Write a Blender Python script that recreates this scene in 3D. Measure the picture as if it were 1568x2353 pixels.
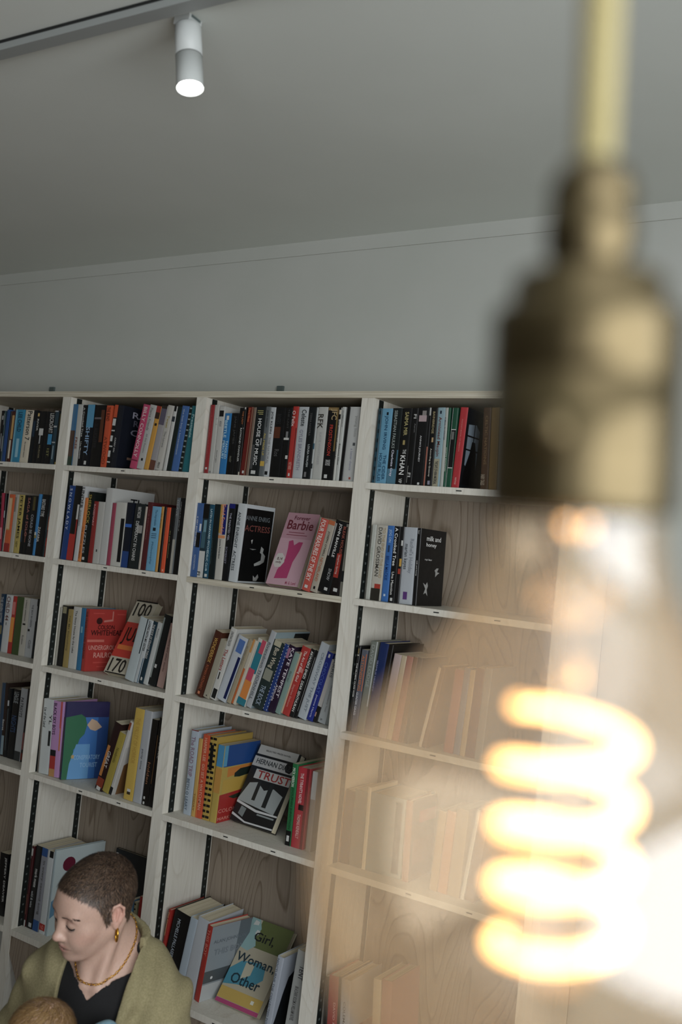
import bpy, bmesh, math, random
import numpy as np
from mathutils import Vector, Matrix
from mathutils.bvhtree import BVHTree
for o in list(bpy.data.objects): bpy.data.objects.remove(o)
scn = bpy.context.scene; COL = scn.collection
R_ = random.Random(7); PI = math.pi
# ------------------------------------------------------------ camera
CAMPOS = Vector((2.6883, -2.3097, 1.7259))
RIGHT = Vector((0.83286305, 0.54399085, 0.10204454)); DOWN = Vector((0.06487973, 0.08714227, -0.99408091)); FWD = Vector((-0.54966331, 0.83455388, 0.03728359))
cd = bpy.data.cameras.new('camera'); cam = bpy.data.objects.new('camera', cd); COL.objects.link(cam)
cam.matrix_world = Matrix(((RIGHT[0], -DOWN[0], -FWD[0], CAMPOS[0]), (RIGHT[1], -DOWN[1], -FWD[1], CAMPOS[1]), (RIGHT[2], -DOWN[2], -FWD[2], CAMPOS[2]), (0, 0, 0, 1)))
cd.sensor_fit = 'VERTICAL'; cd.sensor_height = 36; cd.lens = 2324.55 / 2353 * 36; cd.clip_start = .02; cd.clip_end = 60
cd.dof.use_dof = True; cd.dof.focus_distance = 2.95; cd.dof.aperture_fstop = 3.6
scn.camera = cam
# ------------------------------------------------------------ world, windows' daylight, exposure
w = bpy.data.worlds.new('daylight'); scn.world = w; w.use_nodes = True
w.node_tree.nodes['Background'].inputs[0].default_value = (.75, .85, 1, 1); w.node_tree.nodes['Background'].inputs[1].default_value = 1.2
def area(name, loc, rot, sx, sy, energy, col):
    l = bpy.data.lights.new(name, 'AREA'); l.shape = 'RECTANGLE'; l.size = sx; l.size_y = sy; l.energy = energy; l.color = col
    o = bpy.data.objects.new(name, l); COL.objects.link(o); o.location = loc; o.rotation_euler = rot; return o
area('window_daylight', (4.03, -2.85, 1.75), (0, PI/2, 0), 1.66, 2.9, 112, (.96, .985, 1.0))
area('shopfront_daylight', (3.35, -4.62, 1.5), (PI/2, 0, 0), .9, 2.1, 10, (1, .98, .94))
area('rooflight_daylight', (3.2, -2.75, 2.84), (0, 0, 0), 1.24, 1.5, 14, (1, 1, .97))
scn.view_settings.view_transform = 'Standard'; scn.view_settings.look = 'None'; scn.view_settings.gamma = 1; scn.view_settings.use_curve_mapping = False
scn.view_settings.exposure = 0.0
# ------------------------------------------------------------ helpers
def lin(h):
    if not isinstance(h, str): return tuple(h)
    if len(h) == 1: h = 'aeb2b4'
    if len(h) == 3: h = ''.join(a + a for a in h)
    v = [int(h[i:i+2], 16) / 255 for i in (0, 2, 4)]
    return tuple(((c + .055) / 1.055) ** 2.4 if c > .04045 else c / 12.92 for c in v)
MATS = {}
def mat(name, col=(.5, .5, .5), rough=.5, metal=0, **k):
    if name in MATS: return MATS[name]
    m = bpy.data.materials.new(name); m.use_nodes = True; b = m.node_tree.nodes['Principled BSDF']
    b.inputs['Base Color'].default_value = (*lin(col), 1); b.inputs['Roughness'].default_value = rough; b.inputs['Metallic'].default_value = metal
    for kk, v in k.items(): b.inputs[kk].default_value = v
    MATS[name] = m; return m
def cmat(h, rough=.42): # printed card
    key = 'print_' + h
    if key in MATS: return MATS[key]
    c = lin(h); y = .3*c[0] + .6*c[1] + .1*c[2]
    m = mat(key, tuple((q*.86 + y*.14)*.83 for q in c), rough); nt = m.node_tree; b = nt.nodes['Principled BSDF']
    n = nt.nodes.new('ShaderNodeTexNoise'); n.inputs['Scale'].default_value = 60; n.inputs['Detail'].default_value = 4
    tc = nt.nodes.new('ShaderNodeTexCoord'); nt.links.new(tc.outputs['Object'], n.inputs['Vector'])
    mr = nt.nodes.new('ShaderNodeMapRange'); mr.inputs[3].default_value = rough - .08; mr.inputs[4].default_value = rough + .12
    nt.links.new(n.outputs[0], mr.inputs[0]); nt.links.new(mr.outputs[0], b.inputs['Roughness']); return m
def noise_mat(name, c1, c2, scale=5, rough=.6, stretch=(1, 1, 1), bump=0, detail=6):
    m = mat(name, c1, rough); nt = m.node_tree; b = nt.nodes['Principled BSDF']
    tc = nt.nodes.new('ShaderNodeTexCoord'); mp = nt.nodes.new('ShaderNodeMapping'); mp.inputs['Scale'].default_value = stretch
    n = nt.nodes.new('ShaderNodeTexNoise'); n.inputs['Scale'].default_value = scale; n.inputs['Detail'].default_value = detail
    r = nt.nodes.new('ShaderNodeValToRGB'); r.color_ramp.elements[0].color = (*lin(c1), 1); r.color_ramp.elements[1].color = (*lin(c2), 1)
    r.color_ramp.elements[0].position = .35; r.color_ramp.elements[1].position = .68
    nt.links.new(tc.outputs['Object'], mp.inputs[0]); nt.links.new(mp.outputs[0], n.inputs['Vector']); nt.links.new(n.outputs[0], r.inputs[0]); nt.links.new(r.outputs[0], b.inputs['Base Color'])
    if bump:
        bp = nt.nodes.new('ShaderNodeBump'); bp.inputs['Strength'].default_value = bump; bp.inputs['Distance'].default_value = .002
        nt.links.new(n.outputs[0], bp.inputs['Height']); nt.links.new(bp.outputs[0], b.inputs['Normal'])
    return m
def obj(name, bm, mats, parent=None, smooth=False, loc=None):
    me = bpy.data.meshes.new(name)
    if isinstance(bm, bmesh.types.BMesh): bm.to_mesh(me); bm.free()
    else: me.from_pydata(*bm)
    if not isinstance(mats, (list, tuple)): mats = [mats]
    for m in mats: me.materials.append(m)
    if smooth: me.polygons.foreach_set('use_smooth', [True] * len(me.polygons))
    o = bpy.data.objects.new(name, me); COL.objects.link(o)
    if parent is not None: o.parent = parent
    if loc is not None: o.location = loc
    return o
def tag(o, label=None, cat=None, group=None, kind=None):
    if label: o['label'] = label
    if cat: o['category'] = cat
    if group: o['group'] = group
    if kind: o['kind'] = kind
    return o
def thing(name, label, cat, loc=(0, 0, 0), group=None):
    o = bpy.data.objects.new(name, None); COL.objects.link(o); o.location = loc; o.empty_display_size = .05
    return tag(o, label, cat, group)
def box(bm, a, b, mi=0):
    vs = [bm.verts.new((x, y, z)) for x in (a[0], b[0]) for y in (a[1], b[1]) for z in (a[2], b[2])]
    for f in ((0, 1, 3, 2), (4, 6, 7, 5), (0, 4, 5, 1), (2, 3, 7, 6), (0, 2, 6, 4), (1, 5, 7, 3)):
        bm.faces.new([vs[i] for i in f]).material_index = mi
def poly(bm, pts, mi=0):
    f = bm.faces.new([bm.verts.new(p) for p in pts]); f.material_index = mi; return f
def lathe(bm, prof, seg=48, mi=0, cap=True):
    rings = [[bm.verts.new((r * math.cos(2*PI*i/seg), r * math.sin(2*PI*i/seg), z)) for i in range(seg)] for r, z in prof]
    for a, b in zip(rings, rings[1:]):
        for i in range(seg): bm.faces.new((a[i], a[(i+1) % seg], b[(i+1) % seg], b[i])).material_index = mi
    if cap:
        for rg in (rings[0], rings[-1]):
            try: bm.faces.new(rg).material_index = mi
            except ValueError: pass
    bmesh.ops.recalc_face_normals(bm, faces=bm.faces)
def tube(bm, pts, rad, seg=10, mi=0, closed=False):
    pts = [Vector(p) for p in pts]; n = len(pts); rings = []; ref = None
    for i, p in enumerate(pts):
        t = (pts[(i+1) % n] - pts[i-1]) if closed else (pts[min(i+1, n-1)] - pts[max(i-1, 0)]); t.normalize()
        if ref is None: ref = t.orthogonal().normalized()
        ref = (ref - t * ref.dot(t)).normalized(); b = t.cross(ref)
        r = rad[i] if hasattr(rad, '__len__') else rad
        rings.append([bm.verts.new(p + (ref * math.cos(2*PI*k/seg) + b * math.sin(2*PI*k/seg)) * r) for k in range(seg)])
    for i in range(n if closed else n-1):
        a, b = rings[i], rings[(i+1) % n]
        for k in range(seg): bm.faces.new((a[k], a[(k+1) % seg], b[(k+1) % seg], b[k])).material_index = mi
    if not closed:
        bm.faces.new(rings[0][::-1]).material_index = mi; bm.faces.new(rings[-1]).material_index = mi
# ------------------------------------------------------------ materials of the room
M_wall = noise_mat('white_painted_wall', 'b2b5ae', 'b7b9b3', 3, .75)
M_ceil = noise_mat('white_painted_ceiling', 'ced3cd', 'd3d8d2', 2, .8)
def ply(name, base, dark, amount=.5):
    m = mat(name, base, .62); nt = m.node_tree; b = nt.nodes['Principled BSDF']; N = nt.nodes.new; L = nt.links.new
    tc = N('ShaderNodeTexCoord'); mp = N('ShaderNodeMapping'); mp.inputs['Scale'].default_value = (5.5, 5.5, 1.15); L(tc.outputs['Object'], mp.inputs[0])
    n0 = N('ShaderNodeTexNoise'); n0.inputs['Scale'].default_value = .9; n0.inputs['Detail'].default_value = 1.5; n0.inputs['Distortion'].default_value = .35; L(mp.outputs[0], n0.inputs['Vector'])
    mu = N('ShaderNodeMath'); mu.operation = 'MULTIPLY'; mu.inputs[1].default_value = 26; L(n0.outputs[0], mu.inputs[0])
    fr = N('ShaderNodeMath'); fr.operation = 'FRACT'; L(mu.outputs[0], fr.inputs[0])
    r1 = N('ShaderNodeValToRGB'); e = r1.color_ramp.elements; e[0].position = 0; e[0].color = (0, 0, 0, 1); e[1].position = 1; e[1].color = (0, 0, 0, 1)
    q = e.new(.75); q.color = (.25, .25, .25, 1); q = e.new(.93); q.color = (1, 1, 1, 1); L(fr.outputs[0], r1.inputs[0])
    mp2 = N('ShaderNodeMapping'); mp2.inputs['Scale'].default_value = (60, 60, 3); L(tc.outputs['Object'], mp2.inputs[0])
    n1 = N('ShaderNodeTexNoise'); n1.inputs['Scale'].default_value = 3; n1.inputs['Detail'].default_value = 6; L(mp2.outputs[0], n1.inputs['Vector'])
    v = N('ShaderNodeTexVoronoi'); v.inputs['Scale'].default_value = 4.2; L(tc.outputs['Object'], v.inputs['Vector'])
    r2 = N('ShaderNodeValToRGB'); r2.color_ramp.elements[0].position = .02; r2.color_ramp.elements[0].color = (1, 1, 1, 1); r2.color_ramp.elements[1].position = .06; r2.color_ramp.elements[1].color = (0, 0, 0, 1); L(v.outputs['Distance'], r2.inputs[0])
    ma = N('ShaderNodeMath'); ma.operation = 'MULTIPLY_ADD'; ma.inputs[1].default_value = amount; L(r1.outputs[0], ma.inputs[0])
    m3 = N('ShaderNodeMath'); m3.operation = 'MULTIPLY_ADD'; m3.inputs[1].default_value = .55; m3.inputs[2].default_value = -.12; L(n1.outputs[0], m3.inputs[0]); L(m3.outputs[0], ma.inputs[2])
    mx = N('ShaderNodeMath'); mx.operation = 'MULTIPLY_ADD'; mx.inputs[1].default_value = .6; L(r2.outputs[0], mx.inputs[0]); L(ma.outputs[0], mx.inputs[2]); mx.use_clamp = True
    mix = N('ShaderNodeMixRGB'); mix.inputs[1].default_value = (*lin(base), 1); mix.inputs[2].default_value = (*lin(dark), 1); L(mx.outputs[0], mix.inputs[0]); L(mix.outputs[0], b.inputs['Base Color'])
    return m
M_ply = ply('whitewashed_plywood', 'd6d4ca', 'a59a88', .22)
M_back = ply('grained_plywood_sheet', '95897a', '53422f', .55)
M_edge = noise_mat('sawn_plywood_edge', 'aaa28e', 'cbc6b6', 4, .7, (1, 1, 60))
M_floor = noise_mat('oiled_wood_floor', '4c3320', '6e4c2c', 2.5, .35, (12, 1, 1))
M_steel = mat('dark_slotted_steel', '2c312f', .45, .6)
M_slot = mat('slot_hole', '4a514f', .6)
M_white = noise_mat('matt_white_metal', 'b8bcba', 'bec2c0', 8, .5)
M_grey = mat('grey_plastic', '55605e', .5)
M_dark = mat('dark_gap', '121413', .8)
# ------------------------------------------------------------ room shell
def zc(x): return 2.6913 + .00704 * x
XL_, XR_, YF_, YB_ = -3.2, 3.95, -4.55, .265
def slab(bm, x0, x1, y0, y1, up=.12):
    vs = [bm.verts.new(p) for p in ((x0, y0, zc(x0)), (x1, y0, zc(x1)), (x1, y1, zc(x1)), (x0, y1, zc(x0)), (x0, y0, zc(x0)+up), (x1, y0, zc(x1)+up), (x1, y1, zc(x1)+up), (x0, y1, zc(x0)+up))]
    for f in ((0, 3, 2, 1), (4, 5, 6, 7), (0, 1, 5, 4), (1, 2, 6, 5), (2, 3, 7, 6), (3, 0, 4, 7)): bm.faces.new([vs[i] for i in f])
RX0, RX1, RY0, RY1 = 2.54, 3.86, -3.54, -1.96
bm = bmesh.new(); slab(bm, XL_-.1, XR_+.1, RY1, YB_+.1); slab(bm, XL_-.1, XR_+.1, YF_-.1, RY0); slab(bm, XL_-.1, RX0, RY0, RY1); slab(bm, RX1, XR_+.1, RY0, RY1); tag(obj('ceiling', bm, M_ceil), kind='structure')
bm = bmesh.new(); box(bm, (XL_-.1, YF_-.1, -.1), (XR_+.1, YB_+.1, 0)); tag(obj('floor', bm, M_floor), kind='structure')
def wallbox(bm, x0, x1, y0, y1, z0=0, top=None):
    a, b = (zc(x0), zc(x1)) if top is None else (top, top)
    vs = [bm.verts.new(p) for p in ((x0, y0, z0), (x1, y0, z0), (x1, y1, z0), (x0, y1, z0), (x0, y0, a), (x1, y0, b), (x1, y1, b), (x0, y1, a))]
    for f in ((0, 3, 2, 1), (4, 5, 6, 7), (0, 1, 5, 4), (1, 2, 6, 5), (2, 3, 7, 6), (3, 0, 4, 7)): bm.faces.new([vs[i] for i in f])
bm = bmesh.new(); wallbox(bm, XL_, XR_, YB_, YB_+.1); tag(obj('wall_back', bm, M_wall), kind='structure')
bm = bmesh.new(); wallbox(bm, XL_-.1, XL_, YF_, YB_); tag(obj('wall_left', bm, noise_mat('pale_painted_wall', 'a39a8a', 'ada494', 3, .7)), kind='structure')
bm = bmesh.new(); WY0, WY1, WZ0, WZ1 = -4.33, -1.37, .9, 2.6
wallbox(bm, XR_, XR_+.1, YF_, WY0); wallbox(bm, XR_, XR_+.1, WY1, YB_); wallbox(bm, XR_, XR_+.1, WY0, WY1, 0, WZ0); wallbox(bm, XR_, XR_+.1, WY0, WY1, WZ1)
tag(obj('wall_right', bm, M_wall), kind='structure')
bm = bmesh.new(); FX0, FX1, FZ0, FZ1 = 2.86, 3.84, .4, 2.6
wallbox(bm, XL_, FX0, YF_-.1, YF_); wallbox(bm, FX1, XR_, YF_-.1, YF_); wallbox(bm, FX0, FX1, YF_-.1, YF_, 0, FZ0); wallbox(bm, FX0, FX1, YF_-.1, YF_, FZ1)
tag(obj('wall_front', bm, mat('charcoal_painted_wall', '3a3d3e', .7)), kind='structure')
bm = bmesh.new()
for y in (WY0, WY1-.04): box(bm, (XR_-.01, y, WZ0), (XR_+.05, y+.04, WZ1))
for z in (WZ0, WZ1-.04): box(bm, (XR_-.01, WY0+.04, z), (XR_+.05, WY1-.04, z+.04))
tag(obj('window_1', bm, M_white), kind='structure')
bm = bmesh.new()
for x in (FX0, FX1-.05): box(bm, (x, YF_-.05, FZ0), (x+.05, YF_+.01, FZ1))
for z in (FZ0, FZ1-.05): box(bm, (FX0+.05, YF_-.05, z), (FX1-.05, YF_+.01, z+.05))
tag(obj('window_2', bm, M_white), kind='structure')
bm = bmesh.new(); zr = 2.72
for x in (RX0, RX1-.04): box(bm, (x, RY0, zr), (x+.04, RY1, zr+.12))
for y in (RY0, RY1-.04): box(bm, (RX0+.04, y, zr), (RX1-.04, y+.04, zr+.12))
tag(obj('window_3', bm, M_white), kind='structure')
bm = bmesh.new()   # thin plasterboard strip where the wall meets the ceiling
vs = [(XL_, .2605, 2.6478 + .0061*XL_), (XR_, .2605, 2.6478 + .0061*XR_), (XR_, .2605, zc(XR_)), (XL_, .2605, zc(XL_))]
f = [bm.verts.new(p) for p in vs] + [bm.verts.new((p[0], YB_, p[2])) for p in vs]
for q in ((0, 1, 2, 3), (4, 7, 6, 5), (0, 4, 5, 1), (1, 5, 6, 2), (2, 6, 7, 3), (3, 7, 4, 0)): bm.faces.new([f[i] for i in q])
tag(obj('trim_1', bm, M_wall), kind='structure')
# ------------------------------------------------------------ bookcase
S0 = 1.6; SH = [S0+.3141, S0, S0-.358, S0-.7128, S0-1.2268]; TH = .0172; TOP = S0+.5446; YD = .25
UX = [-.6, 0, .6, 1.1976, 1.80]; UW = .04
bc = thing('bookcase', 'tall whitewashed plywood bookcase of four bays along the white wall', 'bookcase', (.6, .13, 0))
def bpart(name, bm, m): return obj(name, bm, m, bc, loc=(-.6, -.13, 0))
for x in UX:
    for k in (0, 1):   # two boards screwed together make each upright
        bm = bmesh.new(); box(bm, (x + k*UW/2 + (.0004 if k else 0), 0, .375 if x < 0 else 0), (x + (k+1)*UW/2, YD, TOP)); bpart('upright', bm, M_ply)
bm = bmesh.new(); z0 = TOP
for i in range(5): box(bm, (UX[0], -.001 + (.0006 if i % 2 else 0), z0 + i*.0037), (UX[-1]+UW, YD+.008, z0 + i*.0037 + (.0037)))
bpart('top_board', bm, M_edge)
for i in range(4):
    a, b = UX[i]+UW, UX[i+1]
    for k, z in enumerate(SH):
        bm = bmesh.new(); zz = z - (.02 if k == 4 else TH); box(bm, (a - (.002), -.0012, zz), (b + .002 - .004, YD - .002, z - .0002))
        c = (a + b) / 2
        for dx in ((0,) if k % 2 == 0 else (-.03, .14)): box(bm, (c+dx-.008, -.0018, zz + TH*.45), (c+dx+.008, -.0010, zz + TH*.62), 1)
        bpart('shelf', bm, [M_ply if not (i == 2 and k == 1) else M_edge, M_dark])
    bm = bmesh.new(); box(bm, (UX[i]+.001, YD+.0005, .375 if i == 0 else 0), (UX[i+1]+UW-.001 if i == 3 else UX[i+1], YD+.008, TOP)); bpart('back_panel', bm, M_back)
    for side, xx in ((1, a), (-1, b)):     # slotted steel strips let into the side boards
        for y in (.026, .222):
            bm = bmesh.new(); box(bm, (min(xx, xx + side*.0015), y, SH[4]+.002), (max(xx, xx + side*.0015), y+.022, TOP-.001))
            z = SH[4]+.02
            while z < TOP-.02:
                box(bm, (min(xx + side*.0014, xx + side*.002), y+.008, z), (max(xx + side*.0014, xx + side*.002), y+.014, z+.006), 1); z += .025
            bpart('slotted_strip', bm, [M_steel, M_slot])
bm = bmesh.new(); zb = SH[4]-.021; z = lambda p: p
pr = [(.003, zb), (UX[-1]+UW, zb), (UX[-1]+UW, .0), (.222, 0)]
f0 = [bm.verts.new((x, .003, q)) for x, q in pr]; f1 = [bm.verts.new((x, .019, q)) for x, q in pr]
bm.faces.new(f0); bm.faces.new(f1[::-1])
for i in range(4): bm.faces.new((f0[i], f1[i], f1[(i+1) % 4], f0[(i+1) % 4]))
bpart('plinth_panel', bm, M_back)
for i, (x, look) in enumerate(((-.369, 'left of the two small grey clips on top of the bookcase'), (.716, 'right of the two small grey clips on top of the bookcase'))):
    bm = bmesh.new(); t = TOP+.0185
    box(bm, (x-.011, .2, t), (x+.011, .264, t+.003)); box(bm, (x-.012, .2555, t+.003), (x+.012, .2642, t+.066)); box(bm, (x-.003, .246, t+.003), (x+.003, .2554, t+.008))
    tag(obj('wall_bracket', bm, M_grey), look, 'bracket', 'clips holding the bookcase to the wall')
BOOKS = [
["S",1,1,-0.321,0.0137,0.1819,-2.2,0.012,0.1192,"paperback_book","black paperback with pale blotches on the top shelf, first bay","0d0f12",[["B","aeb2b4",0.1,0.18,0.5,1],["B","8b9094",0.45,0.75,0.5,0.9]],0,0],
["S",1,1,-0.3061,0.007,0.182,-1.9,0.012,0.1192,"paperback_book","dark teal paperback with white specks on the top shelf, first bay","203c40",[["T","LINWOOD","c9cac6",0.05,0.4,0.5,0.6],["B","8b9094",0.5,0.8,0.1,0.9]],0,0],
["S",1,1,-0.2986,0.0177,0.1858,0,0.012,0.1217,"paperback_book","deep blue paperback on the top shelf, first bay","1d4a86",[],0,0],
["S",1,1,-0.2795,0.007,0.1808,0,0.012,0.1184,"paperback_book","thin black paperback on the top shelf, first bay","0d0f12",[],0,0],
["S",1,1,-0.2714,0.0198,0.1806,0,0.012,0.1183,"paperback_book","dark paperback with a tan stripe on the top shelf, first bay","4a1c12",[["B","c39a55",0.08,0.55,0.3,0.95],["B","d3c9b2",0.57,0.93,0.2,0.7]],0,0],
["S",1,1,-0.2502,0.0458,0.1867,0,0.012,0.1223,"paperback_book","wide bright teal paperback on the top shelf, first bay","1c86ab",[["B","6fb2c8",0,1,0,0.2],["T","LEE CHILD","0b2c40",0.05,0.42,0.62,0.5],["B","8fc3d6",0.55,0.9,0.45,0.8]],0,0],
["S",1,1,-0.2034,0.043,0.1849,1.7,0.012,0.1211,"paperback_book","white paperback with a big black surname and a seven, top shelf, first bay","d3c9b2",[["T","Patterson 7","15222a",0.02,0.57,0.62,0.62],["T","the seventh heaven","555555",0.6,0.9,0.5,0.2]],0,0],
["S",1,1,-0.1591,0.0193,0.1849,1.4,0.012,0.1211,"paperback_book","black paperback with a blue cloud on the top shelf, first bay","0b141a",[["B","123048",0.2,0.5,0.2,0.9]],0,0],
["S",1,1,-0.1386,0.0183,0.1819,1.1,0.012,0.1192,"paperback_book","black paperback with a yellow square on the top shelf, first bay","0d0f12",[["B","d0b060",0.04,0.1,0.2,0.7],["T","RIVER","c9cac6",0.15,0.38,0.5,0.5]],0,0],
["S",1,1,-0.1192,0.0289,0.1821,0.8,0.012,0.1193,"paperback_book","black paperback with a white square sign on the top shelf, first bay","0d0f12",[["B","c9cac6",0.33,0.46,0.0,0.8],["B","aeb2b4",0.46,0.62,0.2,0.4],["T","MURDER","888060",0.65,0.9,0.5,0.3]],0,0],
["S",1,1,-0.0892,0.0152,0.1814,0.5,0.012,0.1188,"paperback_book","plain black paperback on the top shelf, first bay","0d0f12",[],0,0],
["S",1,1,-0.0728,0.0259,0.1786,0.2,0.012,0.117,"paperback_book","black paperback with white block capitals and a blue figure, top shelf, first bay","0d0f12",[["T","LESCROART","c9cac6",0.02,0.4,0.6,0.85],["B","2f8fc0",0.42,0.62,0.15,1],["T","1ST","8a8a50",0.7,0.85,0.5,0.5]],0,0],
["S",1,1,-0.0457,0.0178,0.1846,0,0.012,0.1209,"paperback_book","dark blue-grey paperback with white marks on the top shelf, first bay","27404c",[["B","aeb2b4",0.0,0.02,0,1],["B","aeb2b4",0.28,0.31,0,1],["B","aeb2b4",0.58,0.6,0,1],["B","8aa0aa",0.65,0.9,0.4,0.7]],0,0],
["S",1,1,-0.0269,0.0124,0.1831,0,0.012,0.1199,"paperback_book","black paperback with ochre edges on the top shelf, first bay","10181a",[["B","6a6030",0.05,0.35,0.7,1],["B","b8a030",0.95,1,0.6,1]],0,0],
["S",1,2,-0.2572,0.0112,0.2038,-5.4,0.012,0.1335,"paperback_book","crimson paperback with a pink foot on the second shelf, first bay","a02440",[["B","d88a90",0.6,0.8,0,1]],0,0],
["S",1,2,-0.2447,0.0061,0.203,-3.4,0.012,0.133,"paperback_book","black paperback with a white tag on the second shelf, first bay","0d0f12",[["B","aeb2b4",0.3,0.42,0.1,0.95]],0,0],
["S",1,2,-0.2376,0.004,0.2133,0,0.012,0.1397,"booklet","thin tall cream booklet on the second shelf, first bay","9a8f80",[],0,0],
["S",1,2,-0.2333,0.0301,0.2015,0,0.012,0.132,"paperback_book","orange and cream banded paperback on the second shelf, first bay","d0581c",[["B","c39a55",0.06,0.62,0.05,0.7],["B","d8b890",0.07,0.6,0.1,0.6],["B","9a1c18",0.85,1,0,1]],0,0],
["S",1,2,-0.2022,0.0204,0.2025,0,0.012,0.1327,"paperback_book","pale grey paperback with a brown smudge on the second shelf, first bay","b0ab9f",[["B","80756a",0.05,0.3,0.1,0.5]],0,0],
["S",1,2,-0.1807,0.029,0.2029,0,0.012,0.1329,"paperback_book","mustard yellow paperback with black capitals on the second shelf, first bay","b5a14a",[["T","PETER JAMES","14180f",0.02,0.75,0.5,0.62],["T","NEW","6a6430",0.8,0.9,0.5,0.4]],0,0],
["S",1,2,-0.1506,0.0159,0.2028,0,0.012,0.1328,"paperback_book","black paperback with a blue patch on the second shelf, first bay","0d0f12",[["B","203a50",0.6,0.8,0,0.5]],0,0],
["S",1,2,-0.1336,0.0177,0.203,0,0.012,0.133,"paperback_book","black paperback with salmon script on the second shelf, first bay","0d0f12",[["T","SAGA of SOLO","a8685c",0.04,0.7,0.5,0.8],["B","8a5040",0.6,0.8,0.3,0.5]],0,0],
["S",1,2,-0.1148,0.0325,0.2036,0,0.012,0.1333,"paperback_book","thick black paperback with grey block letters on the second shelf, first bay","0d0f12",[["T","COULD BE GONE","a8aab0",0.32,0.86,0.45,0.42],["B","504820",0.02,0.25,0.3,0.7]],0,0],
["S",1,2,-0.0811,0.0117,0.2103,0,0.012,0.1378,"paperback_book","bright blue paperback on the second shelf, first bay","2f7fb8",[["B","c9cac6",0.62,0.67,0,0.8],["B","8a8040",0.67,0.72,0,1]],0,0],
["S",1,2,-0.0683,0.0356,0.2098,2.0,0.012,0.1375,"paperback_book","black paperback with two white words on the second shelf, first bay","0d0f12",[["T","BASTARD TYPE","c9cac6",0.08,0.36,0.35,0.55],["T","ZAKARIA","c9cac6",0.53,0.78,0.2,0.4]],0,0],
["S",1,2,-0.0316,0.009,0.2086,1.7,0.012,0.1366,"paperback_book","dark teal paperback on the second shelf, first bay","12292e",[["B","2c454a",0.3,0.6,0.3,0.8]],0,0],
["S",1,2,-0.0216,0.008,0.1824,1.5,0.012,0.1194,"paperback_book","short orange and red paperback on the second shelf, first bay","8a2a14",[["B","c04a1c",0.25,0.5,0,1],["T","THRILLER","d8a070",0.3,0.65,0.5,0.5],["B","c03014",0.65,0.8,0,1]],0,0],
["S",1,3,-0.2929,0.0197,0.2033,-2.4,0.08,0.1332,"paperback_book","dark blue paperback with pale capitals on the third shelf, first bay","16324a",[["T","THE SEVEN SISTERS","aeb2b4",0.05,0.5,0.45,0.8],["B","7a7048",0.55,0.7,0,1]],0,0],
["S",1,3,-0.2719,0.0361,0.2043,0,0.08,0.1338,"paperback_book","white paperback with black and red thin capitals on the third shelf, first bay","bcbebd",[["T","CHILD 44","6a3a34",0.03,0.45,0.45,0.6],["B","0d0f12",0.48,0.53,0.35,0.45]],0,0],
["S",1,3,-0.2348,0.0201,0.2027,0,0.08,0.1327,"paperback_book","red and orange paperback on the third shelf, first bay","a82018",[["B","c87068",0.1,0.32,0,0.9],["B","dd8a1c",0.37,0.8,0,1],["B","a82018",0.8,1,0,1]],0,0],
["S",1,3,-0.2137,0.0362,0.2036,0,0.08,0.1333,"paperback_book","thick olive green paperback on the third shelf, first bay","3c4f24",[],0,0],
["S",1,3,-0.1765,0.0312,0.2041,0,0.08,0.1337,"paperback_book","white paperback with small italic title on the third shelf, first bay","b9b5a8",[["T","a heavy whiteness","504c48",0.04,0.4,0.5,0.35],["B","0d0f12",0.44,0.47,0.2,0.7],["T","fiction","605c58",0.64,0.8,0.5,0.35]],0,0],
["S",1,3,-0.1442,0.0363,0.2043,0,0.08,0.1338,"paperback_book","white paperback with a black dot and thin arc on the third shelf, first bay","b4b7b8",[["T","THE BOY IN GREEN","606468",0.1,0.48,0.5,0.3],["B","0d0f12",0.52,0.56,0.1,0.4],["T","Gill","707478",0.7,0.84,0.6,0.4]],0,0],
["S",1,3,-0.107,0.0129,0.2065,0,0.08,0.1352,"paperback_book","black paperback with a jagged white edge on the third shelf, first bay","131b1f",[["B","aeb2b4",0.12,0.38,0,0.35]],0,0],
["S",1,4,-0.2189,0.0176,0.2514,-3.0,0.072,0.15,"paperback_book","steel blue paperback on the fourth shelf, first bay","2c4258",[],0,0],
["S",1,4,-0.2001,0.0143,0.2537,-3.2,0.072,0.15,"paperback_book","brown and black paperback with a pale foot on the fourth shelf, first bay","2a1c16",[["T","Secret","c9cac6",0.5,0.65,0.4,0.7],["B","7a9098",0.72,0.98,0,1]],0,0],
["S",1,4,-0.1848,0.0181,0.2383,-2.7,0.072,0.15,"paperback_book","black paperback with a white bird shape on the fourth shelf, first bay","0d0f12",[["B","aeb2b4",0.18,0.26,0.1,0.6],["B","3a4448",0.3,0.9,0.3,0.6]],0,0],
["S",1,4,-0.1655,0.0354,0.2406,0,0.072,0.15,"paperback_book","black paperback with grey and blue lettering on the fourth shelf, first bay","0d0f12",[["T","LEAGUE","8f9698",0.04,0.2,0.5,0.75],["T","NIGHTS","2f4a70",0.38,0.62,0.5,0.8]],0,0],
["S",1,4,-0.1289,0.0327,0.2493,0,0.072,0.15,"paperback_book","grey paperback with black italic lettering on the fourth shelf, first bay","a2a6a8",[["T","PATRIOTS","1d2024",0.13,0.4,0.4,0.5],["B","303436",0.87,1,0,1]],0,0],
["S",1,4,-0.095,0.0092,0.2522,0,0.072,0.15,"paperback_book","thin black paperback with a maroon foot on the fourth shelf, first bay","14100f",[["B","8a4c48",0.6,0.83,0,1],["B","7a2814",0.88,0.97,0,1]],0,0],
["S",1,5,-0.1007,0.0435,0.207,-2.2,0.045,0.15,"hardback_book","black hardback with white author capitals on the bottom shelf, first bay","0a1013",[["T","JEFFERY DEAVER","c9cac6",0.06,0.78,0.75,0.3]],0,0],
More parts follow.
